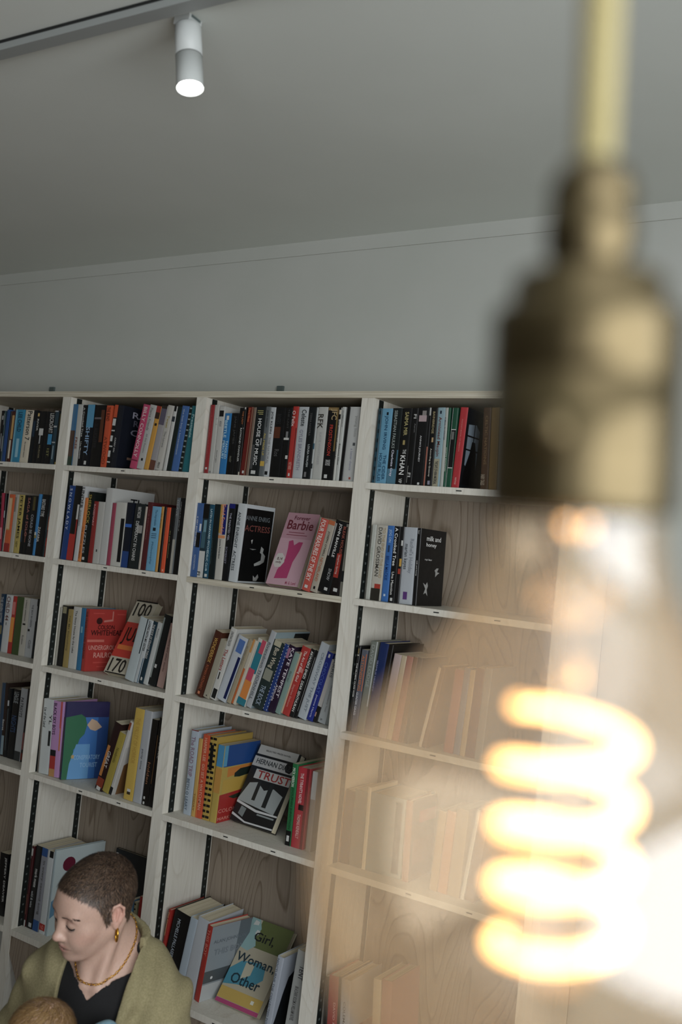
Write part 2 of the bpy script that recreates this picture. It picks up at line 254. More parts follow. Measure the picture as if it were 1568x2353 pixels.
["S",2,1,0.041,0.0234,0.2078,0,0.012,0.1361,"paperback_book","paperback with blue top and brown foot on the top shelf, second bay","2f6a94",[["B","4a3020",0.43,0.85,0,1],["B","1c3a28",0.85,1,0,1]],0,0],
["S",2,1,0.0657,0.0237,0.2074,-0.3,0.012,0.1358,"paperback_book","white paperback with a red word on the top shelf, second bay","b9bab5",[["T","FREE","7a2c1c",0.54,0.73,0.4,0.5],["B","a9aaa5",0,0.01,0,1]],0,0],
["S",2,1,0.0908,0.0182,0.2052,-0.6,0.012,0.1344,"paperback_book","narrow black paperback with small white title on the top shelf, second bay","0d0f12",[["T","A Crooked Tree","c9cac6",0.04,0.52,0.5,0.5],["T","Una Mannion","c9cac6",0.6,0.88,0.5,0.45]],0,0],
["S",2,1,0.1103,0.0377,0.2068,0,0.012,0.1354,"paperback_book","black paperback with sky-blue top and pale spaced capitals on the top shelf, second bay","0a0f18",[["B","4f9ac0",0,0.37,0.05,1],["T","SHIFTY","8fb4d8",0.36,0.82,0.4,0.55],["B","c9cac6",0.91,0.97,0.3,0.6]],0,0],
["S",2,1,0.1497,0.0489,0.2056,-0.4,0.012,0.1347,"paperback_book","black paperback with a brown smoky edge on the top shelf, second bay","0c0b0c",[["B","5a3018",0.08,0.6,0.65,1],["B","6a6468",0.2,0.23,0,0.7],["T","SLAUGHTER","2c2c30",0.3,0.7,0.3,0.4]],0,0],
["S",2,1,0.2003,0.0263,0.2045,0,0.012,0.134,"paperback_book","orange paperback with dark lettering on the top shelf, second bay","cc4a14",[["T","THE BLIND","5a2008",0.03,0.25,0.5,0.6],["T","ATWOOD","8a3210",0.5,0.95,0.5,0.6]],0,0],
["S",2,1,0.2279,0.0165,0.2065,3.1,0.012,0.1353,"paperback_book","black and orange paperback with white shapes on the top shelf, second bay","0d0f12",[["B","cc4a14",0,0.2,0,1],["B","c9cac6",0.22,0.33,0,0.9],["B","c9cac6",0.4,0.42,0,1],["B","c9cac6",0.49,0.58,0,0.7],["B","c9cac6",0.65,0.67,0,1],["B","c9cac6",0.73,0.83,0,0.7],["B","c9cac6",0.9,0.92,0,1]],0,0],
["S",2,1,0.2462,0.0259,0.2049,2.6,0.012,0.17,"paperback_book","dark navy paperback showing a cover with a small boy, top shelf, second bay","151a26",[["T","CARRY ON","c9cac6",0.52,0.75,0.3,0.3],["t","RAIN","aab",0.25,0.95,0.12,0.1],["t","ROW","667",0.3,0.9,0.25,0.1],["t","CA","889",0.25,0.7,0.4,0.1],["p","7a4a38",[[0.59,0.67],[0.581,0.696],[0.556,0.717],[0.52,0.728],[0.48,0.728],[0.444,0.717],[0.419,0.696],[0.41,0.67],[0.419,0.644],[0.444,0.623],[0.48,0.612],[0.52,0.612],[0.556,0.623],[0.581,0.644]]],["p","1c2024",[[0.3,1],[0.35,0.75],[0.7,0.75],[0.8,1]]],["b","8a6a58",0.25,0.4,0.8,0.84]],0,0],
["S",2,1,0.3338,0.0297,0.209,8.9,0.012,0.1369,"paperback_book","bright pink paperback with white capitals on the top shelf, second bay","c23c68",[["T","BILLY CONNOLLY","e8d0d0",0.04,0.82,0.5,0.55],["B","7a1c3c",0.86,0.88,0,1]],0,0],
["S",2,1,0.3651,0.0295,0.2077,8.6,0.012,0.136,"paperback_book","white paperback with grey vertical title on the top shelf, second bay","b9b9b5",[["T","Fierce Friends","777",0.05,0.4,0.4,0.4],["T","All that Remains","888",0.45,0.75,0.5,0.3],["B","0d0f12",0.83,0.87,0.4,0.7]],0,0],
["S",2,1,0.3965,0.0207,0.2047,8.2,0.012,0.1341,"paperback_book","orange-yellow paperback with red top on the top shelf, second bay","cf9622",[["B","a02820",0,0.1,0,1],["B","3a2418",0.1,0.2,0,1],["B","2a2018",0.27,0.31,0.3,0.8]],0,0],
["S",2,1,0.4185,0.0253,0.2063,8.0,0.012,0.1351,"paperback_book","lilac-grey paperback with brown foot on the top shelf, second bay","9e9a9a",[["B","2c2620",0,0.05,0,1],["B","5c5668",0.05,0.3,0,1],["B","6a4030",0.85,1,0,1]],0,0],
["S",2,1,0.4453,0.0254,0.2069,7.7,0.012,0.1355,"paperback_book","white paperback with small gold title on the top shelf, second bay","bcb9b0",[["T","Tweet","a08c30",0.16,0.35,0.5,0.4],["T","The Lacuna","777",0.4,0.65,0.5,0.35],["T","PENUX","333",0.88,0.97,0.5,0.4]],0,0],
["S",2,1,0.4798,0.0129,0.2047,5.3,0.012,0.1341,"paperback_book","narrow white paperback with black squares on the top shelf, second bay","c4c5c0",[["B","0d0f12",0.0,0.08,0.2,1],["B","303840",0.16,0.24,0,1]],0,0],
["S",2,1,0.494,0.0186,0.2037,5.7,0.012,0.1334,"paperback_book","very dark green paperback on the top shelf, second bay","10201e",[],0,0],
["S",2,1,0.5143,0.0289,0.205,5.3,0.012,0.1342,"paperback_book","mid-blue paperback with fine white title on the top shelf, second bay","3f6aa8",[["T","the lost boy a bereavement","a8b8d0",0.05,0.75,0.35,0.35]],0,0],
["S",2,1,0.5444,0.0141,0.2043,5.1,0.012,0.1338,"paperback_book","black paperback with diagonal hatching on the top shelf, second bay","14201f",[["B","8a9a98",0.02,0.04,0.2,0.9],["B","8a9a98",0.103,0.123,0.2,0.9],["B","8a9a98",0.187,0.207,0.2,0.9],["B","8a9a98",0.27,0.29,0.2,0.9],["B","8a9a98",0.353,0.373,0.2,0.9],["B","8a9a98",0.437,0.457,0.2,0.9],["B","8a9a98",0.52,0.54,0.2,0.9],["B","8a9a98",0.603,0.623,0.2,0.9],["B","8a9a98",0.687,0.707,0.2,0.9],["B","8a9a98",0.77,0.79,0.2,0.9],["B","8a9a98",0.853,0.873,0.2,0.9],["B","8a9a98",0.937,0.957,0.2,0.9]],0,0],
["S",2,1,0.5597,0.026,0.2052,3.7,0.012,0.1344,"paperback_book","teal paperback with pale title on the top shelf, second bay","126e78",[["T","Prestiquie","b0d4d4",0.13,0.48,0.4,0.5]],0,0],
["S",2,2,0.059,0.0278,0.2475,2.0,0.012,0.15,"paperback_book","royal blue paperback with white script on the second shelf, second bay","153f80",[["T","S N O W L A D Y","c8d4e8",0.04,0.6,0.45,0.45]],0,0],
["S",2,2,0.0881,0.033,0.2484,1.7,0.012,0.15,"paperback_book","black and red paperback with a white strip on the second shelf, second bay","101010",[["B","c9cac6",0.25,0.45,0.7,1],["B","b3261c",0.65,1,0,1],["B","a02820",0.45,0.65,0.8,1]],0,0],
["S",2,2,0.1228,0.0196,0.2487,1.4,0.012,0.15,"paperback_book","white paperback with heavy black capitals on the second shelf, second bay","c2c4c4",[["T","UNDER","15181c",0.02,0.3,0.4,0.8],["T","ANDREW","333",0.32,0.6,0.4,0.3]],0,0],
["S",2,2,0.1436,0.0152,0.2111,1.1,0.012,0.1383,"paperback_book","orange paperback shorter than the rest on the second shelf, second bay","d87a24",[["T","THE OTHER WOMAN","7a3c10",0.45,0.95,0.5,0.4]],0,0],
["S",2,2,0.1601,0.0292,0.2319,0.8,0.012,0.15,"paperback_book","black paperback with gold capitals on the second shelf, second bay","0d1514",[["T","SHERLOCK","b09a30",0.04,0.46,0.35,0.5],["T","PUZZLES","aeb2b4",0.48,0.88,0.2,0.4],["B","c9cac6",0.93,0.97,0.1,0.5]],0,0],
["S",2,2,0.1905,0.0202,0.202,0.5,0.012,0.1323,"paperback_book","dark red paperback with pink capitals on the second shelf, second bay","90221e",[["T","ROSEMARY","d8a0a0",0.05,0.4,0.3,0.45]],0,0],
["S",2,2,0.2124,0.0302,0.2019,0.1,0.012,0.1322,"paperback_book","white paperback with a grey blur on the second shelf, second bay","bab9b2",[["B","333",0.77,0.81,0.4,0.6]],0,0],
["S",2,2,0.2438,0.032,0.2489,-0.2,0.012,0.19,"hardback_book","tall white hardback on the second shelf, second bay","c0c1bd",[["t","The","14191c",0.42,0.85,0.17,0.12]],0,1],
["S",2,2,0.2771,0.0171,0.2016,0,0.012,0.11,"booklet","rose-edged white booklet on the second shelf, second bay","a03c54",[],0,0],
["S",2,2,0.2954,0.0459,0.2052,-0.3,0.012,0.1344,"paperback_book","white paperback with a black picture panel on the second shelf, second bay","c4c3ba",[["t","Ways","14191c",0.2,0.75,0.1,0.07],["b","101416",0.2,1,0.25,0.93],["B","0d0f12",0.25,0.93,0.62,1]],0,0],
["S",2,2,0.3429,0.0306,0.2071,0,0.012,0.1357,"paperback_book","navy paperback with a bright blue tag on the second shelf, second bay","0c1526",[["B","2a66c0",0.33,0.38,0,1],["B","1d4484",0.75,1,0,1]],0,0],
["S",2,2,0.3751,0.0436,0.2055,1.3,0.012,0.1346,"paperback_book","charcoal paperback with white vertical title on the second shelf, second bay","1c2426",[["T","DEMOCRACY IN CHAINS","c9cac6",0.27,0.88,0.45,0.36],["T","NANCY MACLEAN","c9cac6",0.05,0.22,0.5,0.4],["p","b8b4ac",[[0.13,0.4],[0.127,0.409],[0.119,0.416],[0.107,0.419],[0.093,0.419],[0.081,0.416],[0.073,0.409],[0.07,0.4],[0.073,0.391],[0.081,0.384],[0.093,0.381],[0.107,0.381],[0.119,0.384],[0.127,0.391]]],["B","9c9a94",0.33,0.45,0.4,1]],0,0],
["S",2,2,0.4199,0.0082,0.1987,1.1,0.012,0.1302,"paperback_book","thin pale paperback on the second shelf, second bay","b0a698",[],0,0],
["S",2,2,0.4294,0.0214,0.2134,0.8,0.012,0.1398,"paperback_book","deep maroon paperback on the second shelf, second bay","551c20",[["T","THE HISTORIAN","8a4a4c",0.1,0.7,0.5,0.3]],0,0],
["S",2,2,0.4523,0.038,0.2016,0.4,0.012,0.132,"paperback_book","pale blue paperback with a small dark emblem on the second shelf, second bay","6aa9cc",[["B","14222c",0.33,0.38,0.3,0.65],["T","The Improbable","3c7090",0.05,0.3,0.5,0.35],["B","2c5068",0.42,0.43,0.2,0.8],["B","2c5068",0.45,0.46,0.2,0.8],["B","2c5068",0.48,0.49,0.2,0.8],["T","Philosophy","3c7090",0.55,0.9,0.45,0.3]],0,0],
["S",2,2,0.4919,0.0104,0.2031,0.0,0.012,0.1331,"paperback_book","amber paperback on the second shelf, second bay","c08a2c",[["T","the thread","7a5418",0.1,0.9,0.5,0.5]],0,0],
["S",2,2,0.5034,0.01,0.2028,0,0.012,0.1328,"paperback_book","thin black paperback on the second shelf, second bay","0d0f12",[],0,0],
["S",2,2,0.515,0.016,0.2021,0,0.012,0.1324,"paperback_book","vivid orange-red paperback on the second shelf, second bay","dd4c10",[["B","f0a080",0.95,0.98,0.4,0.8]],0,0],
["S",2,2,0.5326,0.0186,0.202,0,0.012,0.1323,"paperback_book","black paperback with small gold title on the second shelf, second bay","12100f",[["T","the gods themselves","8a8250",0.35,0.9,0.4,0.35]],0,0],
["S",2,2,0.5523,0.0138,0.2344,0,0.012,0.15,"paperback_book","grey paperback with tall capitals on the second shelf, second bay","5f6466",[["T","DEAVE","9a9ea0",0.03,0.45,0.5,0.6],["B","a8a498",0.55,1,0,0.8]],0,0],
["S",2,2,0.5674,0.0187,0.2341,0,0.012,0.15,"paperback_book","narrow black paperback with a fine white line of text, second shelf, second bay","0c0c0d",[["T","midnight in the garden of","999",0.05,0.85,0.3,0.3]],0,0],
["S",2,3,0.041,0.0115,0.1947,-0.1,0.052,0.11,"booklet","narrow cream booklet on the third shelf, second bay","a9a698",[],0,0],
["S",2,3,0.0542,0.0278,0.2033,0,0.052,0.1332,"paperback_book","black and gold paperback on the third shelf, second bay","15140f",[["B","8a8462",0.02,0.13,0.1,0.8]],0,0],
["S",2,3,0.0837,0.0246,0.1937,0,0.052,0.1269,"paperback_book","ochre paperback on the third shelf, second bay","9a8442",[["T","Tell Me Everything","6a5a2c",0.1,0.9,0.5,0.4]],0,0],
["S",2,3,0.1105,0.0376,0.205,-0.6,0.052,0.1343,"paperback_book","white paperback with a slim black title on the third shelf, second bay","c0bfb8",[["T","The Story House by the Lake","333",0.06,0.75,0.4,0.35]],0,0],
["S",2,3,0.1503,0.0206,0.2053,-1.2,0.052,0.1345,"paperback_book","narrow blue paperback on the third shelf, second bay","1f6f9a",[["B","7ab",0.3,0.4,0.3,0.7]],0,0],
["S",2,3,0.1732,0.0202,0.2049,-1.8,0.052,0.15,"paperback_book","red paperback with its patterned cover showing on the third shelf, second bay","b02c22",[["T","THE UNDERGROUND RAILROAD","2a0c0a",0.04,0.8,0.45,0.5],["t","COLSON","2a0c0a",0.25,0.7,0.29,0.07],["t","WHITEHEAD","2a0c0a",0.08,0.95,0.38,0.085],["b","d06c5c",0.0,0.45,0.49,0.53],["t","UNDERGROUND","e0988a",0.05,0.95,0.62,0.075],["t","RAILROAD","e0988a",0.2,0.9,0.74,0.085],["p","3a1412",[[0.363,0.19],[0.354,0.214],[0.331,0.233],[0.298,0.244],[0.262,0.244],[0.229,0.233],[0.206,0.214],[0.198,0.19],[0.206,0.166],[0.229,0.147],[0.262,0.136],[0.298,0.136],[0.331,0.147],[0.354,0.166]]],["p","c8786c",[[0.4,0.18],[0.62,0.16],[0.62,0.03],[0.65,0.03],[0.65,0.19],[0.4,0.21]]],["b","c84438",0.1,0.4,0.06,0.075],["b","c84438",0.75,0.98,0.07,0.085],["b","c84438",0.2,0.8,0.85,0.87],["b","c84438",0.3,0.9,0.92,0.935]],-8,0],
["F",2,3,0.2689,0.0961,0.264,26.8,0.062,0.026,"paperback_book","cream and red paperback leaning with huge slanted numerals on the third shelf, second bay","bdb6a0",[["b","15130f",0.0,1,0.0,0.02],["t","100","1a1814",0.1,0.85,0.13,0.19],["b","c8301c",0,1,0.31,0.78],["t","JUL","201008",0.12,0.85,0.5,0.24],["b","e2761c",0.1,0.9,0.62,0.68],["t","170","1a1814",0.12,0.85,0.89,0.18],["b","15130f",0.05,1,0.985,1]],0.0],
["S",2,3,0.3751,0.0389,0.2076,11.3,0.052,0.136,"paperback_book","pale blue-white paperback leaning right on the third shelf, second bay","b4c0c2",[["B","202c34",0.0,0.55,0.85,0.97]],0,0],
["S",2,3,0.4163,0.0177,0.2052,10.9,0.052,0.1344,"paperback_book","white paperback with tiny black capitals on the third shelf, second bay","bcc3c5",[["T","LIVING WITH MY SISTER","222",0.03,0.5,0.4,0.6],["B","2c5a74",0.6,1,0.8,1]],0,0],
["S",2,3,0.4357,0.0191,0.2028,10.6,0.052,0.1329,"paperback_book","dark blue paperback with white capitals on the third shelf, second bay","12303e",[["T","THE BOOK OF STRANGE THINGS","c9cac6",0.05,0.6,0.4,0.6],["B","c9cac6",0.9,0.95,0.3,0.7]],0,0],
["S",2,3,0.4564,0.019,0.2021,10.3,0.052,0.1324,"paperback_book","white paperback with a faint grey title on the third shelf, second bay","bfc2bf",[["T","Essays","777",0.1,0.3,0.5,0.4]],0,0],
["S",2,3,0.477,0.0316,0.2281,10.0,0.052,0.1494,"paperback_book","tall black paperback with pale marks on the third shelf, second bay","15191a",[["B","8a9490",0.05,0.9,0,0.2],["B","c9cac6",0.7,0.75,0.3,0.6]],0,0],
["S",2,3,0.5143,0.0272,0.203,8.7,0.052,0.1329,"paperback_book","salmon pink paperback with a slim title on the third shelf, second bay","b9958a",[["T","POSTCARDS and other stories","6a4c44",0.05,0.75,0.5,0.3]],0,0],
["S",2,3,0.543,0.01,0.2371,8.4,0.052,0.15,"paperback_book","narrow olive paperback on the third shelf, second bay","45473a",[],0,0],
["S",2,4,0.0498,0.0061,0.2442,-2.2,0.024,0.1,"booklet","thin brown-edged booklet on the fourth shelf, second bay","5a5348",[],0,0],
["S",2,4,0.0576,0.0464,0.2455,-2.5,0.024,0.15,"hardback_book","thick white hardback with a short black script title on the fourth shelf, second bay","c3cac9",[["T","Lie of the Land","14191c",0.12,0.38,0.25,0.3],["B","14191c",0.42,0.62,0.75,1],["T","YL","333",0.2,0.35,0.85,0.3]],0,1],
["S",2,4,0.1069,0.0468,0.246,-3.1,0.024,0.15,"paperback_book","lilac paperback with black capitals and red foot on the fourth shelf, second bay","c08ec4",[["T","BLACK SKY BOYS","2a1430",0.03,0.45,0.25,0.35],["B","15181c",0.65,0.73,0,0.6],["B","b02a24",0.73,0.9,0,0.6],["B","c08a4c",0.9,1,0,0.6],["B","c8504c",0,0.35,0.8,1],["B","d07a3c",0.35,0.65,0.85,1]],0,0],
["S",2,4,0.1597,0.0144,0.2499,-4.5,0.024,0.15,"hardback_book","large purple and blue hardback showing a green hill cover, fourth shelf, second bay","2a1f5c",[["B","2c2a20",0.2,0.9,0,1],["b","1f1850",0,1,0,0.2],["b","2c6fb8",0,1,0.2,1],["b","1c4a8c",0.75,1,0.2,1],["p","1d6a44",[[0,0.2],[0.35,0.16],[0.45,0.2],[0.5,0.3],[0.45,0.42],[0.35,0.48],[0.3,0.58],[0.22,0.62],[0.25,0.72],[0.15,0.8],[0.12,1],[0,1]]],["p","c9a888",[[0.5,0.3],[0.6,0.22],[0.72,0.25],[0.85,0.33],[0.7,0.38],[0.58,0.36]]],["p","5a9ad0",[[0.12,1],[0.15,0.8],[0.28,0.55],[0.6,0.55],[0.6,1]]],["t","CONSPIRATORY","8ab8e0",0.25,0.85,0.72,0.06],["t","TOURIST","8ab8e0",0.4,0.8,0.82,0.06],["p","b89a60",[[0.258,0.71],[0.254,0.721],[0.243,0.73],[0.228,0.734],[0.212,0.734],[0.197,0.73],[0.186,0.721],[0.182,0.71],[0.186,0.699],[0.197,0.69],[0.212,0.686],[0.228,0.686],[0.243,0.69],[0.254,0.699]]]],-22,1],
["S",2,4,0.3248,0.0311,0.2289,14.6,0.024,0.1499,"paperback_book","dark paperback with orange edge and white word on the fourth shelf, second bay","2a1414",[["B","c07a2c",0.35,0.8,0,0.4],["T","GREAT","c8c4c0",0.42,0.66,0.55,0.5],["B","8a3418",0.82,0.95,0,1],["B","c9cac6",0.95,1,0.2,0.8]],0,0],
["S",2,4,0.3584,0.0276,0.2009,14.2,0.024,0.1316,"paperback_book","olive-gold paperback leaning right on the fourth shelf, second bay","a5932c",[["T","Notebooks","6a5c14",0.25,0.5,0.5,0.5]],0,0],
["S",2,4,0.3882,0.0133,0.2457,13.9,0.024,0.15,"paperback_book","white paperback with brown spots on the fourth shelf, second bay","bcbab4",[["B","8a4018",0.02,0.12,0,0.7],["B","1a1c20",0.9,1,0,1],["p","7a5428",[[0.1,0.6],[0.9,0.4],[0.95,1],[0.1,1]]],["b","c9c6be",0,1,0,0.35]],0,0],
["S",2,4,0.4522,0.0388,0.2844,2.5,0.024,0.15,"paperback_book","bright mustard paperback on the fourth shelf, second bay","c9a837",[["T","THE VALLEY OF HORROR","b8922c",0.1,0.6,0.5,0.5],["B","c9cac6",0.88,0.91,0.3,0.7],["B","3a3018",0.91,0.94,0.3,0.7]],0,0],
["S",2,4,0.493,0.035,0.2848,2.1,0.024,0.15,"paperback_book","light grey paperback with a small title on the fourth shelf, second bay","a8acb0",[["T","party time","5a5e64",0.42,0.64,0.4,0.3],["B","c8cacc",0.0,0.95,0.9,1]],0,0],
["S",2,4,0.5304,0.0243,0.263,1.7,0.024,0.15,"paperback_book","black paperback with brown title on the fourth shelf, second bay","15120f",[["T","hidden","8a5c3c",0.5,0.8,0.5,0.5],["B","c9cac6",0.9,0.93,0.2,0.5],["B","c9cac6",0.96,0.99,0.2,0.5]],0,0],
["S",2,4,0.5561,0.0264,0.2721,2.5,0.024,0.15,"paperback_book","black paperback with white slanted title on the fourth shelf, second bay","0e0e0f",[["B","6a4c28",0.2,0.75,0.0,0.12],["T","disturbance","c9cac6",0.08,0.45,0.7,0.5]],0,0],
["S",2,5,0.041,0.004,0.223,0,0.045,0.1461,"hardback_book","thin brown-black hardback on the bottom shelf, second bay","221e1a",[],0,0],
["S",2,5,0.0453,0.0099,0.2656,-0.0,0.045,0.15,"paperback_book","maroon and black paperback on the bottom shelf, second bay","4a1a1c",[["B","c9cac6",0.03,0.12,0.2,0.8],["B","6a4034",0.6,0.85,0,0.6],["B","c9cac6",0.92,1,0.1,0.7]],0,0],
["S",2,5,0.0566,0.03,0.2731,1.8,0.045,0.15,"paperback_book","black paperback with white words on the bottom shelf, second bay","0e0e10",[["T","mark mate","c9cac6",0.28,0.5,0.6,0.5],["T","wild & wise","aeb2b4",0.55,0.75,0.4,0.4],["B","aeb2b4",0.93,0.98,0.4,0.9]],0,0],
["S",2,5,0.0884,0.0292,0.273,1.4,0.045,0.15,"paperback_book","grey paperback with royal blue ends on the bottom shelf, second bay","8a8c94",[["B","1f4f8c",0,0.1,0,1],["B","1f4f8c",0.87,1,0,1],["T","in every second song","555",0.15,0.8,0.6,0.5]],0,0],
["S",2,5,0.1203,0.0284,0.2707,0.9,0.045,0.15,"paperback_book","white paperback with a red label at its foot on the bottom shelf, second bay","c9cfd0",[["B","0d0f12",0.0,0.08,0.3,1],["B","b02820",0.88,0.96,0,1],["T","9","d86c60",0.89,0.95,0.5,0.6]],0,0],
["S",2,5,0.1511,0.0115,0.2793,0.5,0.045,0.2,"magazine","pale blue magazine with a crimson starburst on the bottom shelf, second bay","a9bcc2",[["b","bccaca",0,1,0,1],["p","6a1430",[[0.408,0.19],[0.395,0.227],[0.359,0.256],[0.308,0.273],[0.252,0.273],[0.201,0.256],[0.165,0.227],[0.153,0.19],[0.165,0.153],[0.201,0.124],[0.252,0.107],[0.308,0.107],[0.359,0.124],[0.395,0.153]]],["p","6a9ab8",[[0.55,0.2],[0.75,0.12],[0.8,0.2],[0.55,0.35]]],["p","5a8aa8",[[0,0.6],[0.12,0.55],[0.12,0.75],[0,0.8]]]],-6,1],
["F",2,5,0.261,0.165,0.279,4,0.2,0.012,"magazine","black tall magazine with a white flower on its cover, bottom shelf, second bay","0f1214",[["p","c8c8b8",[[0.55,0.45],[0.6,0.38],[0.63,0.43],[0.7,0.4],[0.68,0.48],[0.62,0.46],[0.6,0.5]]],["p","1c6a3c",[[0.57,0.36],[0.62,0.35],[0.61,0.39]]],["p","c8c8c8",[[0.02,0.05],[0.08,0.05],[0.08,0.08],[0.02,0.08]]]],0],
["S",2,5,0.5111,0.0143,0.2128,-1.8,0.045,0.1394,"paperback_book","pale blue paperback behind the head on the bottom shelf, second bay","4a7a9a",[],0,0],
["S",2,5,0.5267,0.0135,0.2126,0,0.045,0.1392,"paperback_book","tan paperback with black hatching on the bottom shelf, second bay","8f8a68",[["B","1c1a14",0.02,0.045,0.1,0.6],["B","1c1a14",0.091,0.116,0.1,0.6],["B","1c1a14",0.163,0.188,0.1,0.6],["B","1c1a14",0.234,0.259,0.1,0.6],["B","1c1a14",0.306,0.331,0.1,0.6],["B","1c1a14",0.377,0.402,0.1,0.6],["B","1c1a14",0.449,0.474,0.1,0.6],["B","1c1a14",0.52,0.545,0.1,0.6],["B","1c1a14",0.591,0.616,0.1,0.6],["B","1c1a14",0.663,0.688,0.1,0.6],["B","1c1a14",0.734,0.759,0.1,0.6],["B","1c1a14",0.806,0.831,0.1,0.6],["B","1c1a14",0.877,0.902,0.1,0.6],["B","1c1a14",0.949,0.974,0.1,0.6]],0,0],
["S",2,5,0.5414,0.0207,0.2349,1.4,0.045,0.15,"paperback_book","red paperback leaning right with pink lettering on the bottom shelf, second bay","b02a28",[["T","THE NIXONS","d87a74",0.25,0.85,0.5,0.5]],0,0],
["S",2,5,0.5644,0.0158,0.2351,0.8,0.045,0.15,"paperback_book","narrow black paperback on the bottom shelf, second bay","0c0e10",[],0,0],
["S",3,1,0.6478,0.0157,0.2097,0,0.012,0.1374,"paperback_book","crimson cloth-look paperback on the top shelf, third bay","951e22",[["T","A Thousand Ships and Stories","b8484a",0.15,0.8,0.5,0.4],["B","c9cac6",0.91,0.94,0.3,0.8]],0,0],
["S",3,1,0.6646,0.0175,0.2095,0,0.012,0.1372,"paperback_book","white paperback with a pencilled oval on the top shelf, third bay","b7b7b0",[["T","ex","777",0.96,0.99,0.5,0.5],["B","777",0.2,0.205,0.6,1],["B","777",0.28,0.285,0.6,1]],0,0],
["S",3,1,0.6833,0.0235,0.2049,0,0.012,0.1342,"paperback_book","white paperback with a black ink figure on the top shelf, third bay","bcbcb6",[["B","0c0c0c",0.06,0.15,0.1,0.85],["T","MOONLIGHT","888",0.22,0.3,0.5,0.4],["T","fleeced again","555",0.65,0.9,0.4,0.2]],0,0],
["S",3,1,0.708,0.0252,0.1845,0,0.012,0.1209,"paperback_book","bright blue paperback with pale hand-drawn capitals on the top shelf, third bay","1878b8",[["T","BEETLE","b8e0f0",0.12,0.4,0.35,0.45],["T","TANGLED","b8e0f0",0.45,0.75,0.75,0.4],["T","MERCURY","b8e0f0",0.45,0.75,0.3,0.4],["B","c9cac6",0.04,0.11,0.3,0.7]],0,0],
["S",3,1,0.7345,0.0275,0.1852,0,0.012,0.1213,"paperback_book","black paperback with fine grey lettering on the top shelf, third bay","0b0c0e",[["T","JANE JAMES","444",0.05,0.5,0.6,0.4],["T","noir","776",0.7,0.8,0.5,0.4]],0,0],
["S",3,1,0.763,0.0182,0.2013,0,0.012,0.1318,"paperback_book","tall black paperback with slanted white capitals on the top shelf, third bay","0b0b0c",[["T","RAYMOND CHANDLER","c9cac6",0.3,0.8,0.75,0.4],["T","THE LADY","c06a2c",0.05,0.25,0.85,0.35]],0,0],
["S",3,1,0.7821,0.0048,0.2031,0,0.012,0.1331,"paperback_book","narrow black paperback with white specks on the top shelf, third bay","141311",[["B","c9cac6",0.0,0.03,0,1],["B","aeb2b4",0.3,0.32,0.3,0.7],["B","d3c9b2",0.95,1,0,1]],0,0],
["S",3,1,0.788,0.0205,0.2041,1.7,0.012,0.1337,"paperback_book","dark red paperback with brown right edge on the top shelf, third bay","6a130c",[["T","David Niven","dd6a30",0.02,0.22,0.4,0.45],["B","8a6a50",0,1,0.82,1],["B","c9cac6",0.93,0.97,0.4,0.75]],0,0],
["S",3,1,0.8101,0.0104,0.2033,1.3,0.012,0.1332,"paperback_book","greige paperback on the top shelf, third bay","7a6655",[],0,0],
["S",3,1,0.8215,0.0357,0.2043,1.1,0.012,0.1338,"paperback_book","thick black paperback with large rounded white capitals on the top shelf, third bay","131a1c",[["T","HOUSE OF MUSIC","e4e6e4",0.17,0.84,0.55,0.42],["B","b0a860",0.05,0.06,0.15,0.8],["B","b0a860",0.075,0.085,0.15,0.8],["B","b0a860",0.1,0.11,0.3,0.8],["B","c9cac6",0.92,0.97,0.2,0.7],["B","4a4c4c",0.55,0.9,0,0.3],["B","9a9c9a",0.45,0.55,0.85,1]],0,0],
["S",3,1,0.8584,0.0173,0.2054,0.8,0.012,0.1345,"paperback_book","grey paperback with a yellow label on the top shelf, third bay","606668",[["T","ALL MADE UP","c8b040",0.38,0.7,0.45,0.45],["T","JANEY GODLEY","26292c",0.05,0.3,0.5,0.4],["B","c9a42c",0.78,0.85,0.05,1]],0,0],
["S",3,1,0.8768,0.0192,0.2039,0.5,0.012,0.1336,"paperback_book","white paperback with thin black capitals and a round mark, top shelf, third bay","b9bec0",[["T","JOE KLEIN","34383c",0.06,0.38,0.45,0.5],["T","THE NATURAL","888",0.43,0.82,0.45,0.45],["B","14181a",0.92,0.97,0.15,0.75]],0,0],
["S",3,1,0.898,0.0371,0.2036,0.0,0.012,0.1333,"paperback_book","thick black paperback with a brown square on the top shelf, third bay","0a0b0d",[["B","5a2c14",0.28,0.44,0.0,0.65],["T","RIVERS","2c2e30",0.1,0.24,0.4,0.5],["T","Ros","555",0.6,0.7,0.5,0.5]],0,0],
["S",3,1,0.9362,0.0218,0.203,0,0.012,0.133,"paperback_book","black paperback with a small portrait on the top shelf, third bay","0b0c0d",[["B","c9c9c4",0.43,0.46,0.0,0.9],["B","777",0.34,0.43,0.3,0.7],["T","THE LAST","444",0.02,0.3,0.5,0.3],["B","c9c9c4",0.68,0.73,0.6,1]],0,0],
["S",3,1,0.9591,0.02,0.2071,0,0.012,0.1357,"paperback_book","bright red paperback with a white word on the top shelf, third bay","b3261c",[["T","O Felix","e0cfc8",0.06,0.28,0.3,0.6],["T","MATT PARKER","e0a090",0.78,0.88,0.5,0.6],["B","c9cac6",0.93,0.97,0.3,0.6],["B","0d0f12",0.3,1,0.9,1]],0,0],
["S",3,1,0.9805,0.0339,0.206,0,0.012,0.1349,"paperback_book","white paperback with looping ink scribbles on the top shelf, third bay","b3b8ba",[["T","Celeste","33383c",0.04,0.27,0.6,0.55],["T","GYLES BRANDRETH","889",0.32,0.88,0.5,0.4]],0,0],
